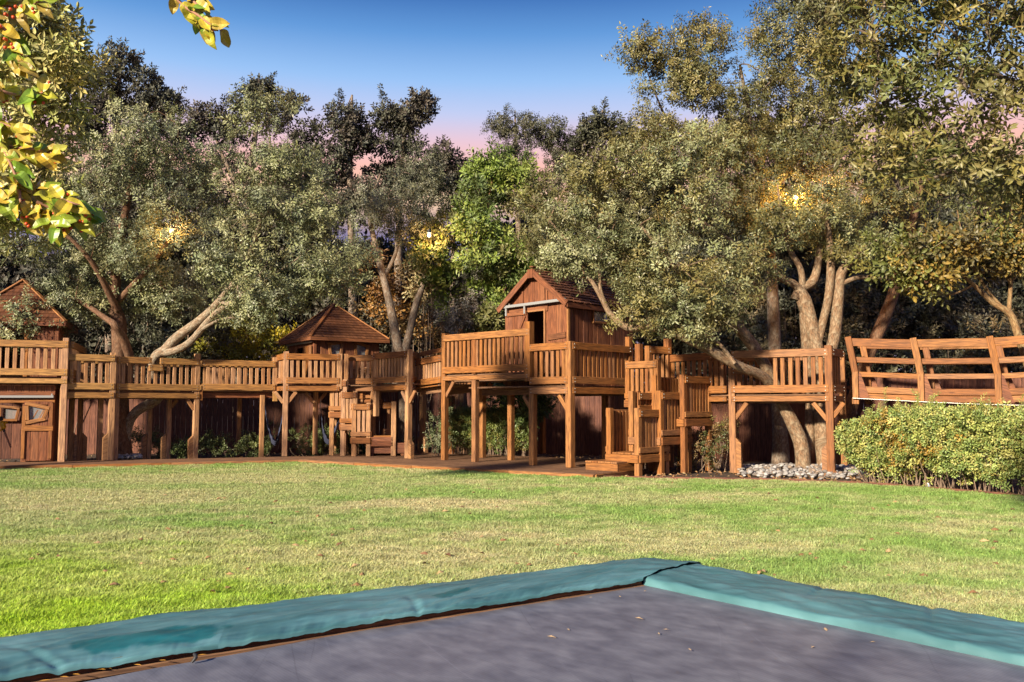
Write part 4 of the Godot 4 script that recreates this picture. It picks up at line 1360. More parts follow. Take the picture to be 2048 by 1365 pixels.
# ---------------------------------------------------------------- right hand walkway and bridge
func right_side() -> void:
	var A := flat(gp(1468, 946, 0)); var B := flat(gp(1664, 953, 0))
	var d := (B - A).normalized()
	var out := Vector3(-d.z, 0, d.x)
	var z := -B.z
	var fl := hy(787.5, z); var top := hy(697, z); var low := hy(803, z)
	var o := thing("oak_deck", "right deck with railing round the pale twin oak trunks", "deck", A.lerp(B, 0.5))
	railing(o, A + d * 0.0, B, out, fl, top, low, M.amber, M.amber, {"hole": [0.15, 0.39], "top_pieces": [[0.0, 0.18, 0.33], [0.0, 1.0, 0.0]]})
	post(o, B, 0.0, top + 0.05, 0.14, out, M.amber)
	foot_block(o, B, 0.0, 0.62, -d, M.amber)
	foot_block(o, B, 0.0, 0.12, d, M.amber)
	brace(o, B, low, -d, 0.36, M.amber); brace(o, B, low, d, 0.3, M.amber)
	post(o, A, 0.0, top - 0.35, 0.13, out, M.amber)
	foot_block(o, A, 0.0, 0.7, d, M.amber)
	brace(o, A, low, d, 0.34, M.amber)
	floor_boards(o, A, B, -out, 0.55, fl, M.floor)
	var Bk := flat(at(1712, 800, z + 1.5))
	var sd := (Bk - B).normalized()
	railing(o, B, B + sd * 0.75, Vector3(-sd.z, 0, sd.x), fl, top, low, M.amber, M.amber)
	railing(o, A - out * 1.5, B - out * 1.5, out, fl, top, low, M.amber, M.amber)
	post(o, B - out * 1.5 , 0.0, top, 0.12, out, M.amber)
	# the section before it, running back to the stairs
	var zl := (top - EYE) / (815 - 711.5) * F
	var C := flat(at(1338, 800, zl))
	d = (A - C).normalized()
	out = Vector3(-d.z, 0, d.x)
	var p := thing("back_walkway", "receding walkway railing between the right stairs and the oak deck", "deck", A.lerp(C, 0.5))
	railing(p, C, A - d * 0.1, out, fl, top, low, M.amber, M.amber, {"pitch": 0.16, "top_pieces": [[0.0, 0.8, 0.0]]})
	post(p, C, 0.0, top + 0.02, 0.14, out, M.amber)
	floor_boards(p, C, A, -out, 1.3, fl, M.floor)
	railing(p, C - out * 1.3, A - out * 1.3, out, fl, top, low, M.amber, M.amber)
	# bridge
	var S := flat(at(1708, 800, 18.0)); var E := flat(at(2230, 800, 15.9))
	d = (E - S).normalized()
	out = Vector3(-d.z, 0, d.x)
	var br := thing("slatted_bridge", "long timber bridge with leaning posts and horizontal rails above the hedge", "bridge", S.lerp(E, 0.5))
	var L := (E - S).length()
	var sag := func(l: float) -> float: return -0.09 * sin(PI * clampf(l / L, 0, 1))
	var pts := [hit(S, d, 1711), hit(S, d, 1842), hit(S, d, 1996), hit(S, d, 2170)]
	var ys := [hy(798, 17.5), hy(742, 17.5), hy(672, 17.5)]
	for side in 2:
		var off := Vector3.ZERO if side == 0 else -out * 0.95
		for i in 4:
			var b: Vector3 = S + d * pts[i] + off
			if side == 1: b += d * 0.12
			var sg: float = sag.call(pts[i])
			var kink: Vector3 = b + UP * (ys[1] + sg)
			var lean := -d * 0.11 + out * (0.05 if side == 0 else -0.05)
			brd(br, "post", b + UP * (ys[0] - 0.03 + sg), kink + UP * 0.03, 0.11, 0.11, out, M.amber)
			brd(br, "post", kink, kink + lean + UP * (ys[2] - ys[1] + 0.02), 0.12, 0.11, out, M.amber)
			var st := SurfaceTool.new()
			st.begin(Mesh.PRIMITIVE_TRIANGLES)
			slab_into(st, [d * 0.055 + UP * ys[0], d * 0.26 + UP * ys[0], d * 0.10 + UP * (ys[1] - 0.04), d * 0.055 + UP * (ys[1] + 0.0)], 0.04)
			put(br, "gusset", st.commit(), M.redwood[i % 3], Transform3D(Basis(), b + UP * sg - out * 0.01))  # darker timber puts the shade on this face into its colour
			brd(br, "post_block", b + UP * (ys[0] - 0.10 + sg), b + UP * (ys[0] + 0.02 + sg), 0.13, 0.15, out, M.amber)
		for i in 3:
			var a: float = pts[i]; var c: float = pts[i + 1]
			for q in ([[681, 0.155, -0.085], [716.5, 0.11, -0.035], [746.5, 0.10, 0.03], [777.5, 0.125, 0.055], [791.5, 0.12, 0.058]] if side == 0 else [[681, 0.13, -0.085], [716.5, 0.06, -0.035], [777.5, 0.125, 0.055]]):
				var y := hy(q[0], 17.5)
				var o2: Vector3 = off + out * ((0.03 if side == 0 else -0.03) - (0.09 if q[0] > 700 else 0.0)) + d * (q[2] if q[0] < 740 else 0.0)
				brd(br, "bridge_rail", S + d * (a + 0.01) + o2 + UP * (y + sag.call(a)), S + d * (c - 0.004) + o2 + UP * (y + sag.call(c)), q[1], 0.045, out, M.amber)
	var l := 0.05
	while l < L - 0.2:
		var c: Vector3 = S + d * l - out * 0.5 + UP * (hy(784, 17.5) + sag.call(l))
		brd(br, "tread_board", c + out * 0.42, c - out * 0.42, 0.14, 0.04, UP, M.floor)
		l += 0.15
	var cab := [S + UP * hy(797, 18.0) + out * 0.12, S + d * L * 0.35 + UP * hy(805.5, 17.2) + out * 0.12, S + d * L * 0.66 + UP * hy(811, 16.5) + out * 0.12, E + UP * hy(811, 16) + out * 0.12]
	put(br, "cable", tube_mesh(cab, [0.011, 0.011, 0.011, 0.011], 6, 6), M.steel, Transform3D.IDENTITY)

# ---------------------------------------------------------------- trees
func trees() -> void:
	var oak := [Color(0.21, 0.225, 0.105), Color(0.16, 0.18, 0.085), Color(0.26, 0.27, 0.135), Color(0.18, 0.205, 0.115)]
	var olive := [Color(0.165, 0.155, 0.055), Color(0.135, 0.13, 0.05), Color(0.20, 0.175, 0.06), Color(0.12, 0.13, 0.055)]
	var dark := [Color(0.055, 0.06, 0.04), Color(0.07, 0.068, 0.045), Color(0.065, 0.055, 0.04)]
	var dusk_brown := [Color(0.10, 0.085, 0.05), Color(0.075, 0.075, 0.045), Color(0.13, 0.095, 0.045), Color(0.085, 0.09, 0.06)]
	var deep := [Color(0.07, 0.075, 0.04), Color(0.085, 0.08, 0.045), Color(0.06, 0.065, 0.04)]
	var fresh := [Color(0.15, 0.21, 0.05), Color(0.19, 0.26, 0.05), Color(0.11, 0.15, 0.045), Color(0.24, 0.29, 0.06), Color(0.17, 0.17, 0.055)]
	var gold := [Color(0.27, 0.18, 0.04), Color(0.33, 0.23, 0.05), Color(0.22, 0.16, 0.04)]
	var rust := [Color(0.20, 0.10, 0.035), Color(0.26, 0.13, 0.03), Color(0.15, 0.10, 0.04)]
	var glossy := [Color(0.15, 0.155, 0.045), Color(0.20, 0.18, 0.05), Color(0.115, 0.135, 0.04), Color(0.30, 0.25, 0.07)]
	# far silhouettes
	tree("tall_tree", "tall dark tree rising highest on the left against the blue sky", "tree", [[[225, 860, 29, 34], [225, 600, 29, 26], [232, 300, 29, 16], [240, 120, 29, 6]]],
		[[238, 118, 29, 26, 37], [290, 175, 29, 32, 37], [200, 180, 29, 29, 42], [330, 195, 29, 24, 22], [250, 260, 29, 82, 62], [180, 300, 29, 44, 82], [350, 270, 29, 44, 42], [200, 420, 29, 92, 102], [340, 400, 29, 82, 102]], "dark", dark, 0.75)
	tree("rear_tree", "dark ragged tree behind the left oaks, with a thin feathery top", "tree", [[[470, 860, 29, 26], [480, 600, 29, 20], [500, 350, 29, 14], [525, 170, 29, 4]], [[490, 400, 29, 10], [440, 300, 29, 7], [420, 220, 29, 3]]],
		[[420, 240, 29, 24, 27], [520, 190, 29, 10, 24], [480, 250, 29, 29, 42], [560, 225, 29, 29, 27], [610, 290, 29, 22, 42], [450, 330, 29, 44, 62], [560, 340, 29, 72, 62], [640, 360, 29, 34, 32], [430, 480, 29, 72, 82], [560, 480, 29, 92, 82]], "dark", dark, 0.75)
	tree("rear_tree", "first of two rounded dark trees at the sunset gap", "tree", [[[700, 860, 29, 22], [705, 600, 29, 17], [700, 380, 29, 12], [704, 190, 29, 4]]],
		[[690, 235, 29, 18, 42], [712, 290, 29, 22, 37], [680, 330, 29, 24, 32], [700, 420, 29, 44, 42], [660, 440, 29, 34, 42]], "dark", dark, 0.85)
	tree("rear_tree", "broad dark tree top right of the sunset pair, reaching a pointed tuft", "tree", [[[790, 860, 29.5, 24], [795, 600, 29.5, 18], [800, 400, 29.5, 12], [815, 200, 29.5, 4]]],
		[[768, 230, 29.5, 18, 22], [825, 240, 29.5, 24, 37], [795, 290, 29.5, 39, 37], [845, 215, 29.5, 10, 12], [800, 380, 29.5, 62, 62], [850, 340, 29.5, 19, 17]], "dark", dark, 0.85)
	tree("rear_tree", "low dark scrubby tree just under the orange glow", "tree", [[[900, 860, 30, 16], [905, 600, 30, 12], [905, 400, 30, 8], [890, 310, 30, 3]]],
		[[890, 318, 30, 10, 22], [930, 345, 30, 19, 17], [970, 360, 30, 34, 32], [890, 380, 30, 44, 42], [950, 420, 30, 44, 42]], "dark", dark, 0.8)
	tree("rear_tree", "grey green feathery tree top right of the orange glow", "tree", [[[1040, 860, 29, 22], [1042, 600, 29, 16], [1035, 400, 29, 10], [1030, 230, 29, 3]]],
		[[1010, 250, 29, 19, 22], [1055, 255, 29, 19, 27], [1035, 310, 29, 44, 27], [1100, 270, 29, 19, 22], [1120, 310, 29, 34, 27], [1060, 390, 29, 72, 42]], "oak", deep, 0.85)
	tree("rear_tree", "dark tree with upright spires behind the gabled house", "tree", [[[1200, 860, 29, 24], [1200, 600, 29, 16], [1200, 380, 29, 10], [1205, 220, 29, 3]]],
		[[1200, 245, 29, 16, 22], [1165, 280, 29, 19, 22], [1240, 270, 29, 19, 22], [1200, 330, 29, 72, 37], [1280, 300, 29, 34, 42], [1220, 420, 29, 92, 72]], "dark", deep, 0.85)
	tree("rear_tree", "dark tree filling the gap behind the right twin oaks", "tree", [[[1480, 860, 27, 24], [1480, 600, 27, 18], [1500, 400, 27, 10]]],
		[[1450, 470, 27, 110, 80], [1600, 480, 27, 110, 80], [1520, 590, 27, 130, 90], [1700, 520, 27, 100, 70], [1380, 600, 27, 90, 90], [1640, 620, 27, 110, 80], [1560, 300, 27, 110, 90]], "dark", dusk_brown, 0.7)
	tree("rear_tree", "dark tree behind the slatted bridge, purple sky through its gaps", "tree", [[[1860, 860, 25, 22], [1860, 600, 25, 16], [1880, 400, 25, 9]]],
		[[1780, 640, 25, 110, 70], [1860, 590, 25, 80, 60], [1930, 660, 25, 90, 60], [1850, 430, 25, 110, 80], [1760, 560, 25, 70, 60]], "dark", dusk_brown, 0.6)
	# undergrowth between fence and trees
	var xfs := []
	var cols := []
	for i in 22000:
		var p := at(R.randf_range(-250, 2400), 800, R.randf_range(31.0, 36.0))
		var top := 7.2 + 0.9 * sin(p.x * 0.45) + 0.6 * sin(p.x * 1.3 + 1.0) + 2.0 * smoothstep(2.0, 8.0, p.x)
		p.y = sqrt(R.randf_range(0.02, 1.0)) * top
		xfs.append(aim(any_dir() + UP * 0.5 + Vector3(0, 0, 0.5), p, R.randf_range(1.6, 2.8)))
		cols.append(dark[R.randi() % 3] * R.randf_range(0.6, 1.2))
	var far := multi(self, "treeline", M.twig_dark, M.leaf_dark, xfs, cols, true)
	far.set_meta("label", "dark mass of trees and scrub far behind the board fence"); far.set_meta("category", "trees")
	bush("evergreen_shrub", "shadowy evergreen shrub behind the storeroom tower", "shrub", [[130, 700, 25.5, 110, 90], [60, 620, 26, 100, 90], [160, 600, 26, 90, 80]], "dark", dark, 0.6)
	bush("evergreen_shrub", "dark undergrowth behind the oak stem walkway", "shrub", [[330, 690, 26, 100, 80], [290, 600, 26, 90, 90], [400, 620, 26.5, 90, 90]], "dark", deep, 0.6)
	bush("lamplit_bush", "bush left of the hut roof, lamp glow put into its yellow leaves", "bush", [[475, 685, 27, 75, 46], [540, 690, 27, 60, 45], [420, 712, 27, 45, 30]], "yellow", [Color(0.42, 0.34, 0.02), Color(0.50, 0.39, 0.03), Color(0.30, 0.29, 0.03)], 1.2)  # yellow leaf tints stand for warm lamplight on this bush
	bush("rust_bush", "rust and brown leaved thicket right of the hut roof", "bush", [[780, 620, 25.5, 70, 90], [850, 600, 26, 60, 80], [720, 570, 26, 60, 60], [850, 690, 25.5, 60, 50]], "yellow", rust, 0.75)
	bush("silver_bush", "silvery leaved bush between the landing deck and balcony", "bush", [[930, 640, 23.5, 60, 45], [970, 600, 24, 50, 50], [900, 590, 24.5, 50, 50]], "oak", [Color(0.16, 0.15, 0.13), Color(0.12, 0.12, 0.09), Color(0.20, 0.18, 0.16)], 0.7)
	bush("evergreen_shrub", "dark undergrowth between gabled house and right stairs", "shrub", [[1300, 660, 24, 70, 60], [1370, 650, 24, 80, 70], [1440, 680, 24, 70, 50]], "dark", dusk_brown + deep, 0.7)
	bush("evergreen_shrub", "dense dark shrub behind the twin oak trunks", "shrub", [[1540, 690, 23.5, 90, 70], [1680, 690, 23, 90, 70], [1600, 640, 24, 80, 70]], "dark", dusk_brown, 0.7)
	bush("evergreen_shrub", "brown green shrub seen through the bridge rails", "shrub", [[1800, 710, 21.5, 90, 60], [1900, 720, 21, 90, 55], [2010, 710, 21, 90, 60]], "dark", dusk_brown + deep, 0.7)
	bush("vine_tree", "pale leaved vine climbing beside the second tree lamp", "vine", [[855, 520, 24.5, 14, 50], [848, 570, 24.5, 16, 40], [862, 470, 24.5, 12, 25]], "yellow", [Color(0.36, 0.30, 0.16), Color(0.30, 0.24, 0.12)], 1.6, "", 0.2, 2)
	# left oaks
	tree("leaning_oak", "pale barked oak whose twin stems lean right through the railing gap", "tree",
		[[[250, 907, 22.2, 16], [256, 852, 22.2, 17], [272, 824, 22.1, 19], [300, 807, 22.1, 22], [316, 792, 22.1, 22], [309, 765, 22.0, 20], [303, 735, 21.9, 18], [312, 712, 21.8, 19], [330, 700, 21.7, 20], [352, 676, 21.7, 19], [400, 640, 21.7, 17], [440, 600, 21.4, 14], [490, 530, 20.6, 10], [530, 400, 19.8, 7], [540, 270, 19.6, 4]],
		[[318, 706, 21.75, 15], [348, 702, 21.6, 15], [382, 682, 21.6, 14], [425, 632, 21.6, 12], [470, 600, 20.9, 10], [530, 560, 19.9, 7], [580, 530, 19.2, 4]], [[440, 605, 21.4, 7], [480, 612, 20.6, 5], [540, 615, 19.4, 3]], [[390, 668, 21.6, 8], [440, 640, 21.6, 6], [500, 634, 21.6, 3]]],
		[[540, 250, 19.6, 62, 60], [520, 330, 19.4, 85, 70], [600, 330, 19.6, 60, 60], [480, 430, 19.2, 70, 80], [565, 430, 19, 95, 80], [640, 470, 19.2, 65, 75], [485, 535, 18.8, 65, 55], [580, 540, 18.8, 95, 62], [525, 598, 18.9, 65, 26], [622, 552, 19, 50, 30], [440, 545, 19.2, 36, 40], [690, 530, 19.2, 36, 44], [500, 630, 19.2, 30, 12]], "oak", oak, 1.0, "bark_pale")
	tree("broad_oak", "thick brown trunked oak through the left walkway, broadest grey green crown", "tree",
		[[[242, 908, 22.2, 40], [240, 850, 22.2, 36], [238, 760, 22.1, 32], [238, 680, 22, 30], [236, 640, 22, 30], [228, 600, 22, 24], [240, 480, 21.8, 17], [270, 330, 21.6, 10], [290, 230, 21.6, 4]],
		[[262, 730, 21.6, 15], [254, 700, 21.4, 18], [243, 672, 21.2, 17], [228, 650, 21, 15], [212, 638, 21.2, 12], [150, 600, 21.4, 8], [80, 600, 21.4, 5]], [[234, 620, 21.8, 16], [180, 520, 21, 10], [110, 450, 20.6, 6]], [[238, 600, 21.8, 14], [310, 520, 21.2, 10], [360, 440, 21, 5]]],
		[[285, 235, 21.6, 55, 45], [280, 300, 21.6, 95, 60], [215, 360, 21.4, 80, 75], [330, 380, 21.4, 70, 75], [260, 450, 21, 100, 75], [150, 480, 21.6, 80, 80], [345, 500, 21, 60, 70], [125, 545, 21.8, 60, 45], [40, 490, 21.2, 60, 45], [200, 550, 22.2, 90, 50], [300, 570, 21.6, 75, 46], [360, 610, 22, 40, 24], [60, 636, 21.2, 46, 12], [150, 622, 21.8, 55, 20], [30, 668, 21.0, 28, 7], [240, 612, 22.2, 60, 22], [350, 590, 22.4, 45, 36], [115, 600, 21.6, 40, 20], [390, 300, 22, 50, 50], [405, 400, 22, 45, 60]], "oak", oak, 1.0, "bark_brown")
	tree("big_leaved_tree", "large glossy tree along the left edge, closest to the branch with berries", "tree",
		[[[-340, 930, 16, 50], [-330, 600, 16, 40], [-200, 350, 13, 28], [-20, 150, 10.8, 14], [30, -20, 10.8, 6]], [[-300, 420, 15, 16], [0, 330, 10.8, 9], [80, 290, 10.6, 4]]],
		[[20, 30, 10.8, 90, 60], [100, 70, 10.8, 42, 60], [-10, 150, 10.8, 80, 80], [70, 160, 10.7, 72, 75], [105, 240, 10.7, 40, 65], [20, 290, 10.6, 80, 70], [70, 360, 10.6, 55, 60], [20, 430, 10.6, 60, 50], [-30, 380, 10.6, 60, 70], [130, 130, 10.8, 26, 45]], "long", [Color(0.34, 0.34, 0.12), Color(0.42, 0.38, 0.14), Color(0.27, 0.30, 0.09), Color(0.50, 0.47, 0.22)], 9.0, "bark", "", 0.22)  # leaf tints raised to carry the near lamp and glints on the leaves
	# centre
	tree("twin_trunk_tree", "grey tree with two bare stems forked behind the landing deck", "tree",
		[[[808, 860, 24, 26], [806, 720, 24, 24], [795, 690, 24, 19], [782, 620, 24, 18], [768, 560, 24, 15], [748, 480, 24, 12], [740, 420, 24, 8], [760, 350, 24, 4]], [[806, 720, 24, 20], [818, 670, 24, 15], [832, 610, 24.1, 14], [848, 560, 24.2, 11], [856, 480, 24.3, 8], [850, 400, 24.3, 4]], [[765, 560, 24, 9], [790, 510, 24, 8], [800, 460, 24, 5]]],
		[[760, 400, 24, 55, 55], [830, 350, 24, 55, 40], [800, 430, 23.8, 70, 60], [860, 410, 24, 40, 55], [750, 470, 24, 50, 50], [850, 470, 24.2, 45, 35], [870, 350, 24.4, 30, 30]], "oak", [Color(0.13, 0.135, 0.085), Color(0.10, 0.11, 0.065), Color(0.16, 0.16, 0.105)], 0.95)
	tree("green_tree", "bright fresh green tree left of the gabled house", "tree",
		[[[925, 860, 24.5, 26], [918, 700, 24.5, 22], [930, 600, 24.4, 18], [965, 480, 24.2, 12], [985, 360, 24, 5]], [[925, 640, 24.4, 14], [980, 570, 24, 9], [1030, 520, 23.6, 5]]],
		[[985, 345, 24, 45, 34], [960, 390, 24, 65, 55], [1020, 370, 24.2, 50, 50], [940, 450, 23.8, 62, 55], [1000, 470, 23.6, 65, 60], [905, 510, 23.8, 48, 48], [970, 540, 23.4, 70, 45], [1035, 540, 23.4, 40, 45], [915, 570, 23.8, 55, 35], [1010, 590, 23.4, 42, 38], [1010, 640, 23.2, 36, 24]], "green", fresh, 1.05, "bark_brown")
	# the twin oak on the right
	tree("twin_oak", "pale twin trunk oak growing through the right deck, limbs arching over the gabled house", "tree",
		[[[1607, 938, 18.2, 30], [1603, 890, 18.2, 28], [1585, 845, 18.2, 26], [1560, 800, 18.15, 23], [1546, 776, 18.05, 21], [1522, 751, 17.8, 20], [1482, 735, 17.45, 20], [1440, 712, 17.25, 20], [1400, 690, 17.2, 18], [1350, 668, 17.2, 16], [1300, 655, 17.3, 15], [1255, 655, 17.4, 15], [1222, 630, 17.5, 12], [1205, 600, 17.5, 11], [1185, 565, 17.5, 9], [1165, 540, 17.6, 6], [1150, 500, 17.8, 3]],
		[[1650, 935, 18.5, 34], [1646, 860, 18.5, 32], [1643, 790, 18.5, 30], [1637, 720, 18.5, 28], [1625, 660, 18.5, 28], [1608, 600, 18.5, 30], [1590, 570, 18.5, 16], [1560, 555, 18.4, 15], [1520, 515, 18.3, 11], [1460, 480, 18.1, 7], [1400, 440, 18, 4]],
		[[1590, 600, 18.5, 18], [1600, 580, 18.5, 17], [1628, 560, 18.6, 18], [1640, 500, 18.7, 13], [1648, 400, 18.9, 7], [1645, 330, 19.2, 3]],
		[[1605, 590, 18.5, 13], [1602, 540, 18.5, 12], [1575, 490, 18.4, 10], [1562, 420, 18.6, 6], [1555, 370, 18.8, 3]],
		[[1618, 900, 18.6, 20], [1622, 780, 18.7, 20], [1614, 700, 18.6, 20], [1606, 625, 18.5, 14]],
		[[1652, 720, 18.4, 20], [1668, 680, 18.4, 24], [1677, 600, 18.4, 22], [1684, 545, 18.4, 20], [1715, 510, 18.2, 12], [1745, 480, 18, 8]], [[1632, 705, 18.5, 16], [1645, 650, 18.45, 16], [1658, 590, 18.4, 16], [1662, 520, 18.4, 16], [1655, 440, 18.4, 10]], [[1680, 570, 18.4, 10], [1720, 555, 18.4, 9], [1780, 560, 18.5, 6]],
		[[1560, 790, 18.2, 20], [1530, 730, 18.2, 22], [1505, 690, 18.1, 25], [1470, 650, 18, 22], [1420, 615, 17.8, 21], [1390, 590, 17.6, 15], [1340, 520, 17.4, 9], [1280, 450, 17.4, 5]],
		[[1470, 728, 17.1, 9], [1440, 690, 17.2, 8], [1400, 665, 17.3, 6], [1370, 650, 17.4, 3]], [[1222, 632, 17.5, 9], [1202, 585, 17.5, 8], [1198, 540, 17.5, 5], [1180, 500, 17.6, 3]]],
		[[1070, 400, 19.5, 60, 50], [1090, 470, 19, 62, 55], [1150, 420, 18.6, 75, 65], [1120, 495, 18.2, 50, 26], [1210, 455, 17.8, 55, 40], [1170, 350, 18.6, 70, 55], [1250, 400, 18, 85, 75], [1270, 330, 18, 75, 60], [1290, 500, 17.4, 90, 75], [1360, 420, 17.4, 90, 85], [1340, 560, 17, 90, 60], [1305, 570, 17, 45, 40], [1430, 510, 17.2, 75, 80], [1400, 590, 16.9, 70, 50], [1340, 320, 17.6, 75, 70], [1290, 620, 17, 45, 26], [1370, 640, 16.9, 50, 22], [1440, 580, 17, 50, 50], [1580, 440, 18.2, 60, 40], [1680, 450, 18.2, 60, 36], [1640, 400, 18.6, 60, 40], [1740, 500, 17.8, 55, 28], [1530, 500, 18, 40, 36], [1165, 525, 17.7, 18, 8]], "oak", oak.slice(0, 3) + olive.slice(0, 3), 1.25, "bark_warm")
	tree("dusky_oak", "tall olive brown oak crown filling the upper right sky", "tree",
		[[[1560, 860, 21, 30], [1550, 700, 21, 26], [1540, 500, 20.8, 20], [1510, 300, 20.4, 12], [1480, 130, 20.2, 5]], [[1545, 520, 20.8, 14], [1440, 380, 20.2, 9], [1340, 250, 20, 5], [1290, 130, 20, 2]], [[1530, 400, 20.6, 12], [1650, 250, 20.2, 8], [1720, 100, 20, 4]]],
		[[1300, 115, 20, 45, 22], [1350, 130, 20, 50, 40], [1410, 80, 20, 40, 25], [1340, 200, 20, 65, 50], [1430, 170, 20, 80, 70], [1400, 280, 20, 90, 70], [1510, 220, 20, 85, 75], [1500, 330, 19.8, 100, 70], [1590, 110, 20, 85, 70], [1600, 230, 20, 90, 80], [1600, 350, 19.8, 90, 60], [1540, 60, 20.2, 55, 50], [1680, 180, 20, 85, 85], [1690, 320, 19.6, 90, 70], [1650, 30, 20, 90, 60], [1450, 420, 19.6, 80, 55], [1310, 290, 20.4, 55, 50], [1750, 420, 19.6, 80, 55], [1660, 430, 19.8, 60, 45], [1520, 430, 19.4, 50, 50], [1700, -60, 20, 160, 70]], "oak", olive, 1.5)
	tree("leaning_tree", "brown slanting trunk behind the start of the bridge", "tree",
		[[[1690, 860, 20.5, 30], [1715, 780, 20.3, 26], [1742, 700, 20.2, 25], [1768, 640, 20.1, 24], [1790, 580, 20, 22], [1812, 500, 19.8, 20], [1835, 400, 19.6, 15], [1860, 280, 19.4, 8]], [[1788, 588, 20, 9], [1840, 570, 19.8, 8], [1890, 545, 19.6, 5], [1940, 530, 19.4, 3]]],
		[[1830, 370, 19.4, 80, 60], [1900, 330, 19.4, 80, 70], [1860, 260, 19.4, 80, 70]], "long", olive, 0.8, "bark_brown")
	tree("glossy_tree", "near tree with long glossy leaves hanging into the upper right", "tree",
		[[[2280, 900, 6.9, 60], [2260, 500, 6.9, 50], [2180, 200, 6.5, 30], [2050, 60, 6.1, 14], [1900, -20, 5.9, 6]], [[2240, 420, 6.9, 22], [2100, 330, 6.3, 14], [1960, 330, 5.9, 8], [1800, 380, 5.9, 4]], [[2220, 330, 6.7, 18], [2060, 180, 6.1, 10], [1880, 130, 5.9, 6], [1760, 160, 5.9, 3]]],
		[[1770, 60, 5.9, 75, 70], [1870, 90, 5.9, 90, 90], [1980, 60, 5.9, 90, 90], [1790, 190, 5.9, 80, 75], [1900, 220, 5.9, 95, 80], [2010, 190, 5.9, 85, 95], [1740, 290, 6.1, 55, 50], [1830, 320, 5.9, 90, 60], [1940, 340, 5.9, 85, 55], [2040, 330, 5.9, 60, 80], [2090, 120, 5.9, 60, 110], [1900, -30, 5.9, 150, 60], [1720, 130, 6.1, 40, 60]], "near", glossy.slice(0, 3) + olive.slice(0, 2), 24.0, "bark", "", 0.16)
	tree("crape_tree", "slender multi stemmed tree with yellow bark and sparse orange leaves above the bridge", "tree",
		[[[2080, 860, 17, 20], [2060, 740, 17, 18], [2036, 668, 17, 15], [2020, 628, 17, 14], [1985, 605, 17, 11], [1948, 570, 16.9, 8], [1900, 530, 16.8, 5], [1860, 505, 16.7, 3]], [[2018, 628, 17, 9], [2022, 570, 17, 8], [2026, 500, 17, 6], [2024, 400, 17, 3]], [[2010, 620, 17, 7], [1975, 580, 17, 6], [1945, 530, 17, 5], [1925, 470, 16.9, 4], [1915, 420, 16.8, 2]], [[2025, 560, 17, 6], [2050, 530, 17, 5], [2080, 480, 17, 3]], [[1948, 570, 16.9, 5], [1900, 590, 16.8, 3], [1850, 580, 16.6, 2]], [[2022, 570, 17, 4], [1998, 520, 16.9, 3], [1985, 470, 16.8, 2]]],
		[[1800, 510, 16.4, 60, 18], [1880, 505, 16.6, 60, 20], [1940, 490, 16.8, 50, 30], [2020, 520, 16.8, 40, 45], [2030, 420, 16.8, 40, 40], [1850, 540, 16.4, 40, 14]], "yellow", gold + [Color(0.16, 0.17, 0.04), Color(0.13, 0.15, 0.04), Color(0.2, 0.19, 0.05), Color(0.15, 0.13, 0.05), Color(0.12, 0.13, 0.05)], 0.16, "bark_gold")

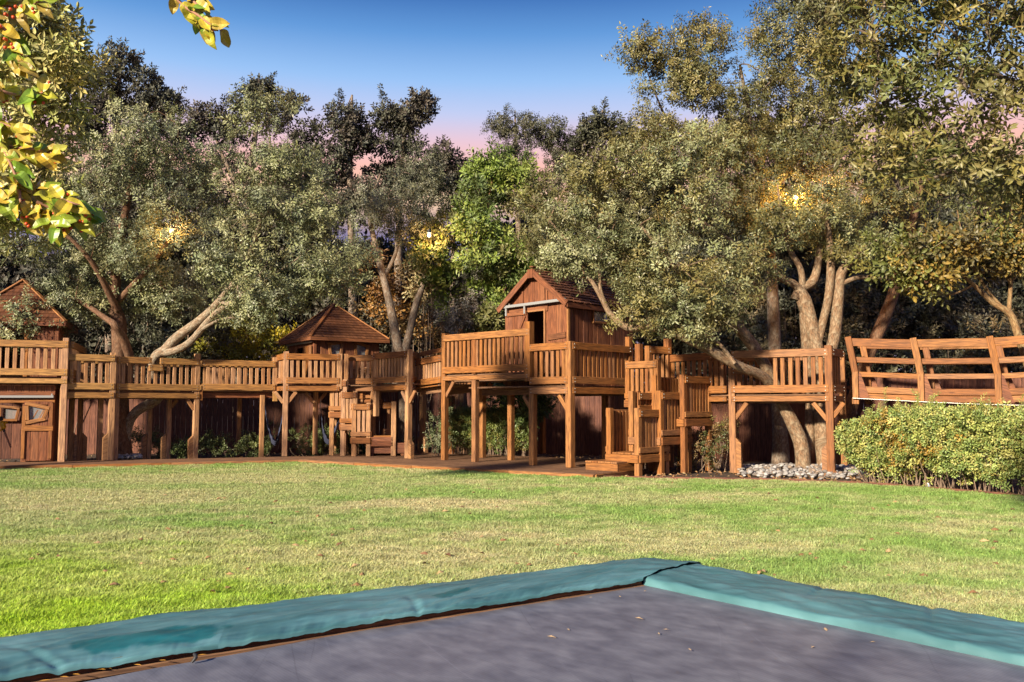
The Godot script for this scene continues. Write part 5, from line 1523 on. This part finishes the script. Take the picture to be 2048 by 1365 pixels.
func hedges() -> void:
	var leaf := [Color(0.25, 0.32, 0.09), Color(0.33, 0.37, 0.10), Color(0.18, 0.25, 0.07), Color(0.42, 0.41, 0.13)]
	var rust := [Color(0.38, 0.24, 0.05), Color(0.30, 0.22, 0.05)]
	hedge("long_hedge", "long loose clipped hedge of small yellow green leaves below the bridge", [[1690, 963], [1790, 976], [1900, 986], [2048, 997], [2200, 1012]], 1.35, [858, 830, 833, 834, 834], 0.35, leaf, rust)
	hedge("clipped_hedge", "square clipped dark green hedge behind the balcony posts", [[902, 918], [985, 919], [1062, 920]], 0.9, [822, 823, 826], 0.15, [Color(0.14, 0.19, 0.05), Color(0.18, 0.21, 0.055), Color(0.21, 0.19, 0.05), Color(0.12, 0.16, 0.04)], [])
	var mid := [Color(0.12, 0.16, 0.05), Color(0.15, 0.18, 0.06), Color(0.10, 0.13, 0.045)]
	bush("pale_bush", "pale grey green bush left of the clipped hedge", "bush", [[876, 845, 22.6, 28, 40], [880, 880, 22.4, 24, 24]], "hedge", [Color(0.20, 0.24, 0.13), Color(0.16, 0.21, 0.08), Color(0.25, 0.28, 0.17)], 3.2, "", 0.2)
	bush("hanging_shrub", "broad leaved green shrub drooping under the balcony", "shrub", [[1022, 790, 23, 40, 24], [1055, 815, 22.8, 26, 26]], "green", [Color(0.09, 0.13, 0.04), Color(0.13, 0.17, 0.05)], 1.0)
	bush("speckled_bush", "speckled green and rust bush between the right stairs and twin oaks", "bush", [[1415, 885, 18.6, 42, 42], [1400, 915, 18.5, 36, 22], [1440, 860, 18.8, 22, 24]], "hedge", [Color(0.10, 0.12, 0.04), Color(0.14, 0.14, 0.04), Color(0.18, 0.12, 0.05)], 2.6, "", 0.2)
	var names := ["low leafy shrub in the shade beside the broad oak trunk", "low bright shrub behind the oak stem posts", "low shrub below the red edge board, left one", "low shrub below the red edge board, taller right one", "low shrub under the hut deck between its posts", "low shrub behind the left stair legs"]
	var at_ := [[290, 885, 23.4, 34, 30], [358, 893, 23, 26, 18], [425, 893, 23.4, 32, 20], [505, 888, 23.8, 40, 24], [600, 886, 24, 44, 24], [668, 888, 24, 36, 22]]
	for i in 6:
		var q: Array = at_[i]
		bush("low_shrub", names[i], "shrub", [q, [q[0] + 18, q[1] + 6, q[2] - 0.2, q[3] * 0.8, q[4] * 0.7]], "hedge", mid, 3.4, "low shrubs along the fence", 0.2, 4)
	# strap leaved plants
	for q in [[738, 905, 23.6, "blue green strap leaved plant behind the stair entry railing"], [793, 905, 23.4, "blue green strap leaved plant beside the landing deck post"]]:
		var p := flat(at(q[0], q[1], q[2]))
		var o := thing("strap_plant", q[3], "plant", p, "strap leaved plants")
		var v := PackedVector3Array(); var c := PackedColorArray()
		for i in 34:
			var a := R.randf() * TAU
			var d := Vector3(cos(a), R.randf_range(0.6, 2.2), sin(a))
			leaf_into(v, c, Vector3(cos(a), 0, sin(a)) * 0.05, d, Vector3(-cos(a), 1, -sin(a)), R.randf_range(0.45, 0.8), 0.055, Color(0.12, 0.2, 0.13) * R.randf_range(0.7, 1.3), 0.3)
		put(o, "leaves", arrays(v, c), M.leaf_green, Transform3D(Basis(), p))

func hedge(called: String, label: String, foot: Array, depth: float, tops: Array, rough: float, tints: Array, other: Array) -> void:
	var base := flat(gp(foot[0][0], foot[0][1]))
	var o := thing(called, label, "hedge", base)
	var xfs := []
	var cols := []
	var st := SurfaceTool.new()
	st.begin(Mesh.PRIMITIVE_TRIANGLES)
	var nz := noise(55, 0.9, 3)
	for i in foot.size() - 1:
		var a := gp(foot[i][0], foot[i][1]); var b := gp(foot[i + 1][0], foot[i + 1][1])
		var d := flat(b - a).normalized()
		var n := Vector3(-d.z, 0, d.x)
		var len_ := flat(b - a).length()
		var h0 := hy(tops[i], -a.z - depth * 0.3); var h1 := hy(tops[i + 1], -b.z - depth * 0.3)
		var count := int(len_ * 1500)
		for k in count:
			var t := R.randf()
			var p := a.lerp(b, t)
			var h := lerpf(h0, h1, t)
			var pick := R.randf()
			var y: float
			var back: float
			if pick < 0.62:      # front face
				y = h * lerpf(0.16, 0.98, pow(R.randf(), 0.8)); back = R.randf_range(0.0, 0.35)
			elif pick < 0.86:    # top
				y = h * R.randf_range(0.86, 1.0); back = R.randf() * depth
			else:
				y = h * R.randf_range(0.3, 1.0); back = R.randf() * depth
			var along := t * len_ + i * 7.0
			var bulge := nz.get_noise_2d(along * 1.2, y * 1.4) * rough
			if nz.get_noise_2d(along * 2.2 + 40.0, y * 2.6) < -0.10 - y * 0.12 and R.randf() < 0.85: continue
			var low := 1.0 - smoothstep(0.0, 0.45 * h, y)
			back += low * 0.22
			if R.randf() < low * 0.55: continue
			p = flat(p - n * (back - bulge), y + nz.get_noise_2d(along, 9.0) * rough * 0.3)
			if R.randf() < 0.25: p += any_dir() * 0.06
			var out := n * 0.8 + UP * 0.6 + any_dir() * 0.9
			xfs.append(aim(out, p - base, R.randf_range(0.8, 1.4)))
			var tint: Color = tints[R.randi() % tints.size()]
			if other.size() and nz.get_noise_2d(along * 0.5 + 11.0, y * 0.8) + R.randf_range(-0.25, 0.25) + (0.35 if i == 0 else 0.0) > 0.60: tint = other[R.randi() % other.size()]
			cols.append(tint * R.randf_range(0.75, 1.25))
		for k in int(len_ * 60):
			var t := R.randf()
			var p := flat(a.lerp(b, t)) - n * R.randf_range(0.15, depth * 0.7)
			var h := lerpf(h0, h1, t)
			var q := p + Vector3(R.randf_range(-0.25, 0.25), h * R.randf_range(0.5, 0.85), 0) + n * R.randf_range(-0.1, 0.25)
			tube(st, [p - base - UP * 0.03, p.lerp(q, 0.5) + any_dir() * 0.06 - base, q - base], [0.011, 0.008, 0.004], 4, 2)
			if k % 7 == 0 and rough > 0.2:     # long new shoots above the top
				var s := flat(p, h * 0.93) + n * R.randf_range(0, 0.3)
				var l := R.randf_range(0.10, 0.42) * (1.0 if R.randf() < 0.7 else 1.5)
				var lean := Vector3(R.randf_range(-0.25, 0.25), 1, R.randf_range(-0.2, 0.2))
				for j in 7:
					xfs.append(aim(lean + any_dir() * 0.5, s + lean * l * j / 7.0 - base, R.randf_range(0.55, 0.9)))
					cols.append(tints[R.randi() % tints.size()] * R.randf_range(0.85, 1.25))
	put(o, "stems", st.commit(), M.bark_thin, Transform3D(Basis(), base))
	multi(o, "foliage", M.twig_hedge, M.leaf_hedge, xfs, cols)

# ---------------------------------------------------------------- lamps in the trees
func lamps() -> void:
	var spots := [[343, 463, 20.4, 0.55, Color(1.0, 0.74, 0.48), "tree floodlight glowing high in the broad oak on the left"], [858, 471, 23.0, 0.7, Color(1.0, 0.78, 0.52), "tree floodlight glowing above the pale vine in the middle"], [1592, 395, 19.3, 3.0, Color(1.0, 0.74, 0.40), "tree floodlight hidden among the yellow lit leaves of the right oaks"]]
	for q in spots:
		var p := at(q[0], q[1], q[2])
		var o := thing("tree_floodlight", q[5], "lamp", p, "floodlights in the trees")
		var s := SphereMesh.new()
		s.radius = 0.045; s.height = 0.09
		var m := StandardMaterial3D.new()
		m.albedo_color = Color(0.9, 0.85, 0.8)
		m.emission_enabled = true
		m.emission = Color(1.0, 0.86, 0.66)
		m.emission_energy_multiplier = 6.0
		put(o, "bulb", s, m, Transform3D(Basis(), p))
		var hood := CylinderMesh.new()
		hood.top_radius = 0.045; hood.bottom_radius = 0.07; hood.height = 0.09
		put(o, "hood", hood, M.black, Transform3D(Basis(), p + Vector3(0, 0.11, -0.02)))
		put(o, "bracket", tube_mesh([p + Vector3(0, 0.14, -0.03), p + Vector3(0, 0.22, -0.14)], [0.012, 0.012], 6, 2), M.black, Transform3D.IDENTITY)
		var l := OmniLight3D.new()
		l.name = "lamp_light"
		l.light_energy = q[3]
		l.light_color = q[4]
		l.light_size = 0.05
		l.omni_range = 14.0
		l.omni_attenuation = 2.0
		l.shadow_enabled = true
		o.add_child(l)

# ---------------------------------------------------------------- trampoline
func trampoline() -> void:
	var cx := gp(1330, 1140, 0.1)
	var o := thing("trampoline", "ground level trampoline with faded teal pads round a dark mat", "trampoline", flat(cx))
	# mat
	var poly := PackedVector2Array()
	for q in [[-400, 1452], [1288, 1158], [2350, 1372], [2350, 2600], [-400, 2600]]: poly.append(v2(gp(q[0], minf(q[1], 1900), 0.06)))
	var st := SurfaceTool.new()
	st.begin(Mesh.PRIMITIVE_TRIANGLES)
	var c0 := gp(1288, 1158, 0.06)
	var u := flat(gp(2048, 1314, 0.06) - c0).normalized(); var w := flat(gp(164, 1365, 0.06) - c0).normalized()
	var nz := noise(71, 0.7, 3)
	var N := 60
	for i in N:
		for j in N:
			var q := []
			for k in [[i, j], [i + 1, j], [i + 1, j + 1], [i, j + 1]]:
				var a: float = 5.2 * k[0] / N; var b: float = 7.2 * k[1] / N
				var p: Vector3 = c0 + u * a + w * b
				var drop := -0.018 * (1.0 - exp(-minf(a, b) * 1.2)) + nz.get_noise_2d(a * 1.3, b * 1.3) * 0.005
				q.append([p + UP * drop, Vector2(a, b) * 0.22])
			for k in [0, 1, 2, 0, 2, 3]:
				st.set_uv(q[k][1]); st.set_smooth_group(1); st.add_vertex(q[k][0])
	st.index(); st.generate_normals()
	var mesh := st.commit()
	put(o, "mat", mesh, M.mat_cloth, Transform3D.IDENTITY)
	# pads: the left one lies over a timber rim, the right one on the mat edge
	pad(o, "pad", [gp(1402, 1127, 0.10), gp(1287, 1157, 0.115), gp(-260, 1306, 0.10), gp(-260, 1393, 0.115)], 0.036, 17, gp(1296, 1117, 0.10), [[0.40, 0.30], [0.83, 0.34]], [[2.0, 0.62, 0.16, 0.13], [3.95, 0.72, 0.42, 0.20]])
	pad(o, "pad", [gp(1288, 1157.5, 0.105), gp(1402, 1128.5, 0.095), gp(2300, 1366, 0.10), gp(2300, 1295, 0.09)], 0.028, 23, Vector3.INF, [[0.35, 0.1], [0.6, 0.14]], [])
	var a := gp(1290, 1157, 0.105); var b := gp(-260, 1393, 0.105)
	var d := flat(b - a).normalized()
	var out := Vector3(d.z, 0, -d.x)
	if out.z < 0: out = -out
	brd(o, "pad_underside", a - UP * 0.006 - out * 0.022 + d * 0.02, b - UP * 0.006 - out * 0.022, 0.02, 0.05, out, M.vinyl_under)
	brd(o, "rim_board", a - UP * 0.047 - out * 0.03 + d * 0.02, b - UP * 0.047 - out * 0.03, 0.06, 0.05, out, M.shingle)
	brd(o, "rim_board", a - UP * 0.058 + out * 0.012 + d * 0.03, b - UP * 0.058 + out * 0.012, 0.03, 0.04, out, M.floor)
	put(o, "spring_cord", tube_mesh([gp(1290, 1161, 0.07), gp(1500, 1207, 0.07), gp(1760, 1262, 0.07), gp(2048, 1320, 0.07), gp(2300, 1371, 0.07)], [0.012, 0.012, 0.012, 0.012, 0.012], 6, 3), M.black, Transform3D.IDENTITY)
	var tie := gp(388, 1309, 0.10)
	put(o, "tie_strap", tube_mesh([tie + UP * 0.0, tie + Vector3(0.015, -0.01, 0.02), tie + Vector3(0.0, -0.032, 0.03)], [0.008, 0.011, 0.006], 6, 3), M.black, Transform3D.IDENTITY)

# corners: outer 0 and inner 0 at the mitre, outer 1 and inner 1 at the far end
func pad(o: Node3D, called: String, q: Array, h: float, seed_: int, rounded: Vector3, folds: Array, spills: Array) -> void:
	var st := SurfaceTool.new()
	st.begin(Mesh.PRIMITIVE_TRIANGLES)
	var nz := noise(seed_, 1.0, 4); var wr := noise(seed_ + 1, 2.6, 3)
	var NL := 400; var NW := 36
	var flip: bool = (q[2] - q[0]).cross(q[1] - q[0]).y > 0
	var len_: float = (q[2] - q[0]).length()
	var grid := []
	for i in NL + 1:
		var s := float(i) / NL
		var row := []
		for j in NW + 1:
			var t := float(j) / NW                # 0 outer edge, 1 inner edge
			var tt := clampf((t - 0.06) / 0.88, 0, 1)
			var po: Vector3 = q[0].lerp(q[2], s); var pi: Vector3 = q[1].lerp(q[3], s)
			if rounded != Vector3.INF:
				var lr: float = (rounded - q[0]).length()
				if s * len_ < lr:
					po = q[0].lerp(rounded, s * len_ / lr)
				else:
					po = rounded.lerp(q[2], (s * len_ - lr) / (len_ - lr))
			var p := po.lerp(pi, tt)
			var across := (pi - po).normalized()
			var x := s * len_; var yv := tt
			var bump := h * pow(sin(PI * clampf(tt * 0.92 + 0.05, 0, 1)), 0.55)
			bump += wr.get_noise_2d(x * 0.45 + tt * 0.9, yv * 0.5) * 0.012 + nz.get_noise_2d(x * 0.4, yv * 0.9) * 0.010
			bump += -pow(absf(wr.get_noise_2d(x * 0.55 - yv * 0.75, yv * 0.3 + 30.0)), 0.7) * 0.015 + wr.get_noise_2d(x * 2.2 + yv, yv * 1.6) * 0.0025
			for f in folds:                       # pinched folds that run in from the inner edge
				var fx: float = f[0] * len_ + (1.0 - tt) * f[1] * 1.4
				var dx: float = (x - fx) / 0.028
				bump += (0.003 * exp(-dx * dx) - 0.010 * exp(-(dx - 1.8) * (dx - 1.8))) * smoothstep(0.15, 0.9, tt)
			bump += (nz.get_noise_2d(x * 5.0, 3.0) * 0.008 - 0.003) * smoothstep(0.75, 1.0, tt)     # puckered hem
			p += UP * bump
			if t < 0.06: p -= UP * (0.06 - t) / 0.06 * 0.10 + across * (0.06 - t) * 0.2
			if t > 0.94: p -= UP * (t - 0.94) / 0.06 * (h * 0.55 + 0.012 * absf(nz.get_noise_2d(x * 3.0, 8.0))) - across * (t - 0.94) * 0.1
			var wet := 0.0
			for q2 in spills:
				var e := Vector2((x - q2[0]) / q2[2], (tt - q2[1]) / q2[3]).length() + nz.get_noise_2d(x * 3.0, tt * 3.0) * 0.5
				wet = maxf(wet, 1.0 - smoothstep(0.82, 1.0, e))
			row.append([p, Vector2(x * 0.28, t * 0.35), Color(1, 1, 1).lerp(Color(0.16, 0.60, 0.60), wet)])
		grid.append(row)
	for i in NL:
		for j in NW:
			var k := [grid[i][j], grid[i + 1][j], grid[i + 1][j + 1], grid[i][j], grid[i + 1][j + 1], grid[i][j + 1]]
			if not flip: k = [k[0], k[2], k[1], k[3], k[5], k[4]]
			for v in k:
				st.set_smooth_group(1); st.set_uv(v[1]); st.set_color(v[2]); st.add_vertex(v[0])
	st.index(); st.generate_normals()
	put(o, called, st.commit(), M.vinyl, Transform3D.IDENTITY)

# ---------------------------------------------------------------- hammocks, stones, leaves
func hammock(label: String, a: Vector3, m: Vector3, b: Vector3) -> void:
	var o := thing("hammock", label, "hammock", flat(m), "dark hammocks under the hut deck")
	var st := SurfaceTool.new()
	st.begin(Mesh.PRIMITIVE_TRIANGLES)
	var nz := noise(81, 3.0, 3)
	var rows := []
	for i in 41:
		var t := i / 40.0
		var p := a * (1 - t) * (1 - t) + (m * 2.0 - (a + b) * 0.5) * 2.0 * t * (1 - t) + b * t * t
		var wide := 0.06 + 0.42 * pow(sin(PI * t), 1.2)
		var row := []
		for j in 17:
			var s := j / 16.0 - 0.5
			var fold := sin(s * 34.0 + nz.get_noise_1d(t * 2.0) * 3.0) * 0.025 * (0.3 + sin(PI * t))
			row.append([p + Vector3(s * wide * 0.5 + fold, -absf(s) * wide * -0.5 - 0.1 * (0.25 - s * s) * sin(PI * t), s * wide * 1.6), Vector2(t * 3, s)])
		rows.append(row)
	for i in 40:
		for j in 16:
			for v in [rows[i][j], rows[i + 1][j], rows[i + 1][j + 1], rows[i][j], rows[i + 1][j + 1], rows[i][j + 1]]:
				st.set_smooth_group(1); st.set_uv(v[1]); st.add_vertex(v[0])
	st.index(); st.generate_normals()
	var mm := M.cloth_blue as StandardMaterial3D
	mm.cull_mode = BaseMaterial3D.CULL_DISABLED
	put(o, "cloth", st.commit(), mm, Transform3D.IDENTITY)
	for e in [a, b]:
		put(o, "rope", tube_mesh([e, e + UP * 0.25], [0.012, 0.01], 5, 2), M.steel_white, Transform3D.IDENTITY)

func small_things() -> void:
	hammock("dark blue hammock hanging between the walkway post and hut deck post", at(529, 812, 23.2), at(549, 890, 23.0), at(567, 818, 22.8))
	hammock("dark blue hammock hanging behind the left stair legs", at(641, 818, 23.4), at(656, 888, 23.2), at(682, 824, 23.0))
	# stones round the twin oak
	var spots := []
	for i in 1500:
		var p := gp(R.randf_range(1478, 1770), R.randf_range(931, 969))
		var c := ((p - gp(1615, 945)) * Vector3(0.62, 0, 0.85)).length()
		if c < 1.35 + R.randf_range(-0.3, 0.2) and not Geometry2D.is_point_in_polygon(v2(p), lawn_poly): spots.append(flat(p, R.randf_range(0.0, 0.05) + maxf(0, 0.12 - c * 0.09)))
	stones("river_stones", "pale rounded river stones heaped round the twin oak trunks", "stones", spots, 0.06, 0.11, [Color(0.24, 0.23, 0.225), Color(0.33, 0.32, 0.31), Color(0.18, 0.155, 0.14), Color(0.26, 0.20, 0.155), Color(0.40, 0.385, 0.375)])
	spots = []
	for i in 130:
		spots.append(flat(at(R.randf_range(226, 282), 910, R.randf_range(21.6, 22.6)), R.randf_range(0.08, 0.16)))
	stones("river_stones", "small heap of pale stones at the foot of the broad oak", "stones", spots, 0.06, 0.10, [Color(0.34, 0.33, 0.32), Color(0.42, 0.41, 0.40), Color(0.26, 0.23, 0.2)])
	# gravel strips outside the lawn edge
	spots = []
	for i in edge.size() - 1:
		var a := gp(edge[i][0], edge[i][1]); var b := gp(edge[i + 1][0], edge[i + 1][1])
		if edge[i][0] < 590 and edge[i][0] > -10 or edge[i][0] < -10: continue
		var d := (b - a).normalized()
		var n := Vector3(d.z, 0, -d.x)
		if n.z > 0: n = -n
		for k in int((b - a).length() * 330):
			spots.append(a.lerp(b, R.randf()) + n * R.randf_range(0.0, 0.34) + UP * R.randf_range(-0.008, 0.014))
	stones("gravel", "narrow strip of fine grey gravel between lawn and beds", "gravel", spots, 0.025, 0.05, [Color(0.36, 0.33, 0.31), Color(0.28, 0.25, 0.24), Color(0.44, 0.41, 0.40), Color(0.33, 0.26, 0.22)])
	# edging
	var e := thing("lawn_edging", "thin dark metal edging strip between lawn and gravel", "edging", gp(1000, 946))
	for i in range(4, edge.size() - 1):
		var a := gp(edge[i][0], edge[i][1]); var b := gp(edge[i + 1][0], edge[i + 1][1])
		brd(e, "edging_strip", a + UP * 0.015, b + UP * 0.015, 0.09, 0.022, Vector3(0, 0, 1), M.fence)
	var slabs := thing("stepping_stone", "flat pale stone slab at the lawn edge before the left stairs", "stone", gp(722, 927))
	var st := SurfaceTool.new()
	st.begin(Mesh.PRIMITIVE_TRIANGLES)
	slab_into(st, [Vector3(-0.32, 0.05, 0.12), Vector3(0.24, 0.045, 0.16), Vector3(0.42, 0.05, -0.12), Vector3(-0.12, 0.055, -0.2)], 0.09)
	var gm := mat(Color(0.42, 0.39, 0.36), 0.85)
	put(slabs, "slab", st.commit(), gm, Transform3D(Basis(), gp(722, 927.5)))
	var sp := thing("sprinkler_head", "small pale blue and white sprinkler head at the foot of the long hedge", "sprinkler", gp(1858, 979))
	var c1 := CylinderMesh.new(); c1.top_radius = 0.03; c1.bottom_radius = 0.035; c1.height = 0.08
	put(sp, "body", c1, mat(Color(0.35, 0.42, 0.6), 0.5), Transform3D(Basis(), gp(1858, 979) + UP * 0.03))
	var c2 := CylinderMesh.new(); c2.top_radius = 0.02; c2.bottom_radius = 0.03; c2.height = 0.03
	put(sp, "cap", c2, mat(Color(0.7, 0.7, 0.72), 0.5), Transform3D(Basis(), gp(1858, 979) + UP * 0.085))
	# dead leaves
	spots = []
	for i in 3800:
		var p := gp(R.randf_range(-40, 1480), R.randf_range(892, 955))
		if not Geometry2D.is_point_in_polygon(v2(p), lawn_poly): spots.append(p)
	litter("leaf_litter", "brown fallen leaves lying over the soil of the left and middle beds", spots)
	spots = []
	for i in 1500:
		var p := gp(R.randf_range(1480, 2100), R.randf_range(930, 1000))
		if not Geometry2D.is_point_in_polygon(v2(p), lawn_poly): spots.append(p)
	litter("leaf_litter", "brown fallen leaves under the long hedge and stones", spots)
	spots = []
	for i in 160:
		var p := gp(R.randf_range(-20, 2060), R.randf_range(935, 1200))
		if Geometry2D.is_point_in_polygon(v2(p), lawn_poly) and not Geometry2D.is_point_in_polygon(v2(p), pad_poly): spots.append(p + UP * 0.025)
	litter("leaf_litter", "few brown fallen leaves scattered on the open lawn", spots)
	var v := PackedVector3Array(); var c := PackedColorArray()
	leaf_into(v, c, Vector3(-0.035, 0, 0), Vector3(1, 0.15, 0), UP, 0.075, 0.022, Color(0.40, 0.29, 0.17), -0.2)
	var mesh := arrays(v, c)
	v = PackedVector3Array(); c = PackedColorArray()
	leaf_into(v, c, Vector3(-0.03, 0, 0), Vector3(1, 0.05, 0), UP, 0.06, 0.022, Color(0.55, 0.27, 0.04), 0.2)
	var mesh2 := arrays(v, c)
	for q in [[1103, 1275], [1278, 1238], [1318, 1268], [1332, 1260], [1652, 1260], [1380, 1300], [1626, 1295], [1768, 1267], [1746, 1285], [1290, 1183], [1182, 1196], [1240, 1194], [1137, 1260], [1632, 1244], [1540, 1222], [1700, 1248]]:
		var s: float = 1.0 if q[0] in [1103, 1278, 1652] else 0.5
		var big: bool = s > 0.9
		var o := put(self, numbered("fallen_leaf"), mesh, M.litter, Transform3D(Basis(UP, R.randf() * TAU).scaled(Vector3.ONE * s), gp(q[0], q[1], 0.056)))
		o.set_meta("label", ("larger curled tan leaf on the mat, nearest the lower edge" if q[0] == 1103 else "larger curled tan leaf near the middle of the mat" if q[0] == 1278 else "larger curled tan leaf on the mat beside the right pad") if big else "tiny dry leaf scrap lying on the dark mat")
		o.set_meta("category", "leaf"); o.set_meta("group", "larger leaves on the mat" if big else "leaf scraps on the mat")
	for q in [[200, 1339], [212, 1336], [128, 1354], [325, 1321], [404, 1310], [275, 1330], [90, 1361], [152, 1349]]:
		var o := put(self, numbered("fallen_leaf"), mesh2, M.litter, Transform3D(Basis(UP, R.randf_range(-0.4, 0.6)).scaled(Vector3.ONE * R.randf_range(0.5, 0.9)), gp(q[0], q[1], 0.078)))
		o.set_meta("label", "small orange leaf caught along the trampoline's left timber rim"); o.set_meta("category", "leaf"); o.set_meta("group", "leaves on the timber rim")

# ---------------------------------------------------------------- branches close to the lens
func near_branches() -> void:
	var shapes := []
	for k in 10:
		var v := PackedVector3Array(); var c := PackedColorArray()
		var g: Color = [Color(0.42, 0.34, 0.03), Color(0.36, 0.36, 0.035), Color(0.24, 0.32, 0.03), Color(0.48, 0.34, 0.04), Color(0.33, 0.33, 0.05), Color(0.15, 0.26, 0.025), Color(0.40, 0.30, 0.05), Color(0.46, 0.40, 0.05), Color(0.30, 0.22, 0.05), Color(0.22, 0.30, 0.03)][k]
		var n := 9
		var prev := []
		for i in n + 1:
			var t := float(i) / n
			var w := 0.0185 * pow(sin(PI * pow(t, 0.8)), 0.8) + 0.001
			var y := 0.07 * t
			var z := -0.012 * t * t * (1 + k % 3) + 0.004 * sin(t * 9.0 + k)
			var row := [Vector3(-w, y, z + w * 0.25), Vector3(-w * 0.5, y, z + 0.001), Vector3(0, y, z - w * 0.12), Vector3(w * 0.5, y, z + 0.001), Vector3(w, y, z + w * 0.25)]
			if i > 0:
				for j in 4:
					var tone := 1.12 if j in [1, 2] else 0.92
					for p in [prev[j], row[j], prev[j + 1], prev[j + 1], row[j], row[j + 1]]:
						v.append(p); c.append(g * tone)
			prev = row
		shapes.append(arrays(v, c))
	var berry := SphereMesh.new()
	berry.radius = 0.0048; berry.height = 0.0096; berry.radial_segments = 10; berry.rings = 6
	var set_ := func(o: Node3D, stems: Array, z: float, step: float, size: float, berries: int, keep_x: float) -> void:
		for s in stems:
			var pts := []
			var rad := []
			for i in s.size():
				pts.append(at(s[i][0], s[i][1], z + R.randf_range(-0.02, 0.02) * z))
				rad.append(z / 2.4 * lerpf(0.0055, 0.002, float(i) / (s.size() - 1)))
			put(o, "stem", tube_mesh(pts, rad, 6, 4), M.twig_wood, Transform3D.IDENTITY)
			for i in pts.size() - 1:
				var l: float = (pts[i + 1] - pts[i]).length()
				var n := int(maxf(1, l / step))
				for k in n:
					var p: Vector3 = pts[i].lerp(pts[i + 1], (k + R.randf()) / n)
					var dir: Vector3 = ((pts[i + 1] - pts[i]).normalized() * 0.7 + Vector3(R.randf_range(-1, 1), R.randf_range(-0.9, 0.7), R.randf_range(-0.5, 0.5)) * 0.95).normalized()
					var face := (Vector3(R.randf_range(-0.7, 0.7), R.randf_range(-0.2, 0.9), 1)).normalized()
					var x := dir.cross(face).normalized()
					var sc := R.randf_range(0.75, 1.25) * size
					put(o, "leaf", shapes[R.randi() % 10], M.big_leaf, Transform3D(Basis(x, dir, x.cross(dir)).scaled(Vector3.ONE * sc), p))
		for i in berries:
			var s: Array = stems[R.randi() % stems.size()]
			var q: Array = s[R.randi_range(1, s.size() - 1)]
			var c := at(q[0] + R.randf_range(-14, 14), q[1] + R.randf_range(-10, 14), z)
			for k in R.randi_range(2, 5):
				put(o, "berry", berry, M.berry, Transform3D(Basis().scaled(Vector3.ONE * z / 2.4), c + any_dir() * 0.016 * z / 2.4))
	var o := thing("berry_branch", "out of focus looking branch with yellow green leaves and red berries at the left edge", "branch", at(-60, 260, 1.3))
	o.set_meta("label", "close branch with large yellow green leaves and red berries at the left edge")
	set_.call(o, [[[-80, 200], [0, 290], [38, 366], [72, 404], [118, 460]], [[38, 366], [90, 385], [140, 405], [178, 415]], [[-80, 120], [0, 180], [50, 190], [86, 185]], [[-80, 20], [0, 50], [22, 90], [40, 130]], [[-70, 10], [30, 12], [80, 6]], [[0, 290], [45, 296], [80, 300], [108, 308]], [[-80, 340], [0, 400], [40, 410]], [[72, 404], [110, 420], [160, 440]], [[-80, 230], [-20, 240], [40, 260]], [[38, 366], [40, 400], [55, 450]]], 1.3, 0.0055, 0.46, 34, 200)
	var t := thing("overhanging_sprig", "small sprig of yellow leaves hanging from the top of the view before blue sky", "branch", at(370, -30, 1.3))
	set_.call(t, [[[330, -30], [365, 10], [395, 30], [425, 52], [448, 62]], [[365, -20], [400, 15], [420, 20]], [[395, 30], [408, 45], [412, 60]]], 1.3, 0.0085, 0.44, 1, 500)
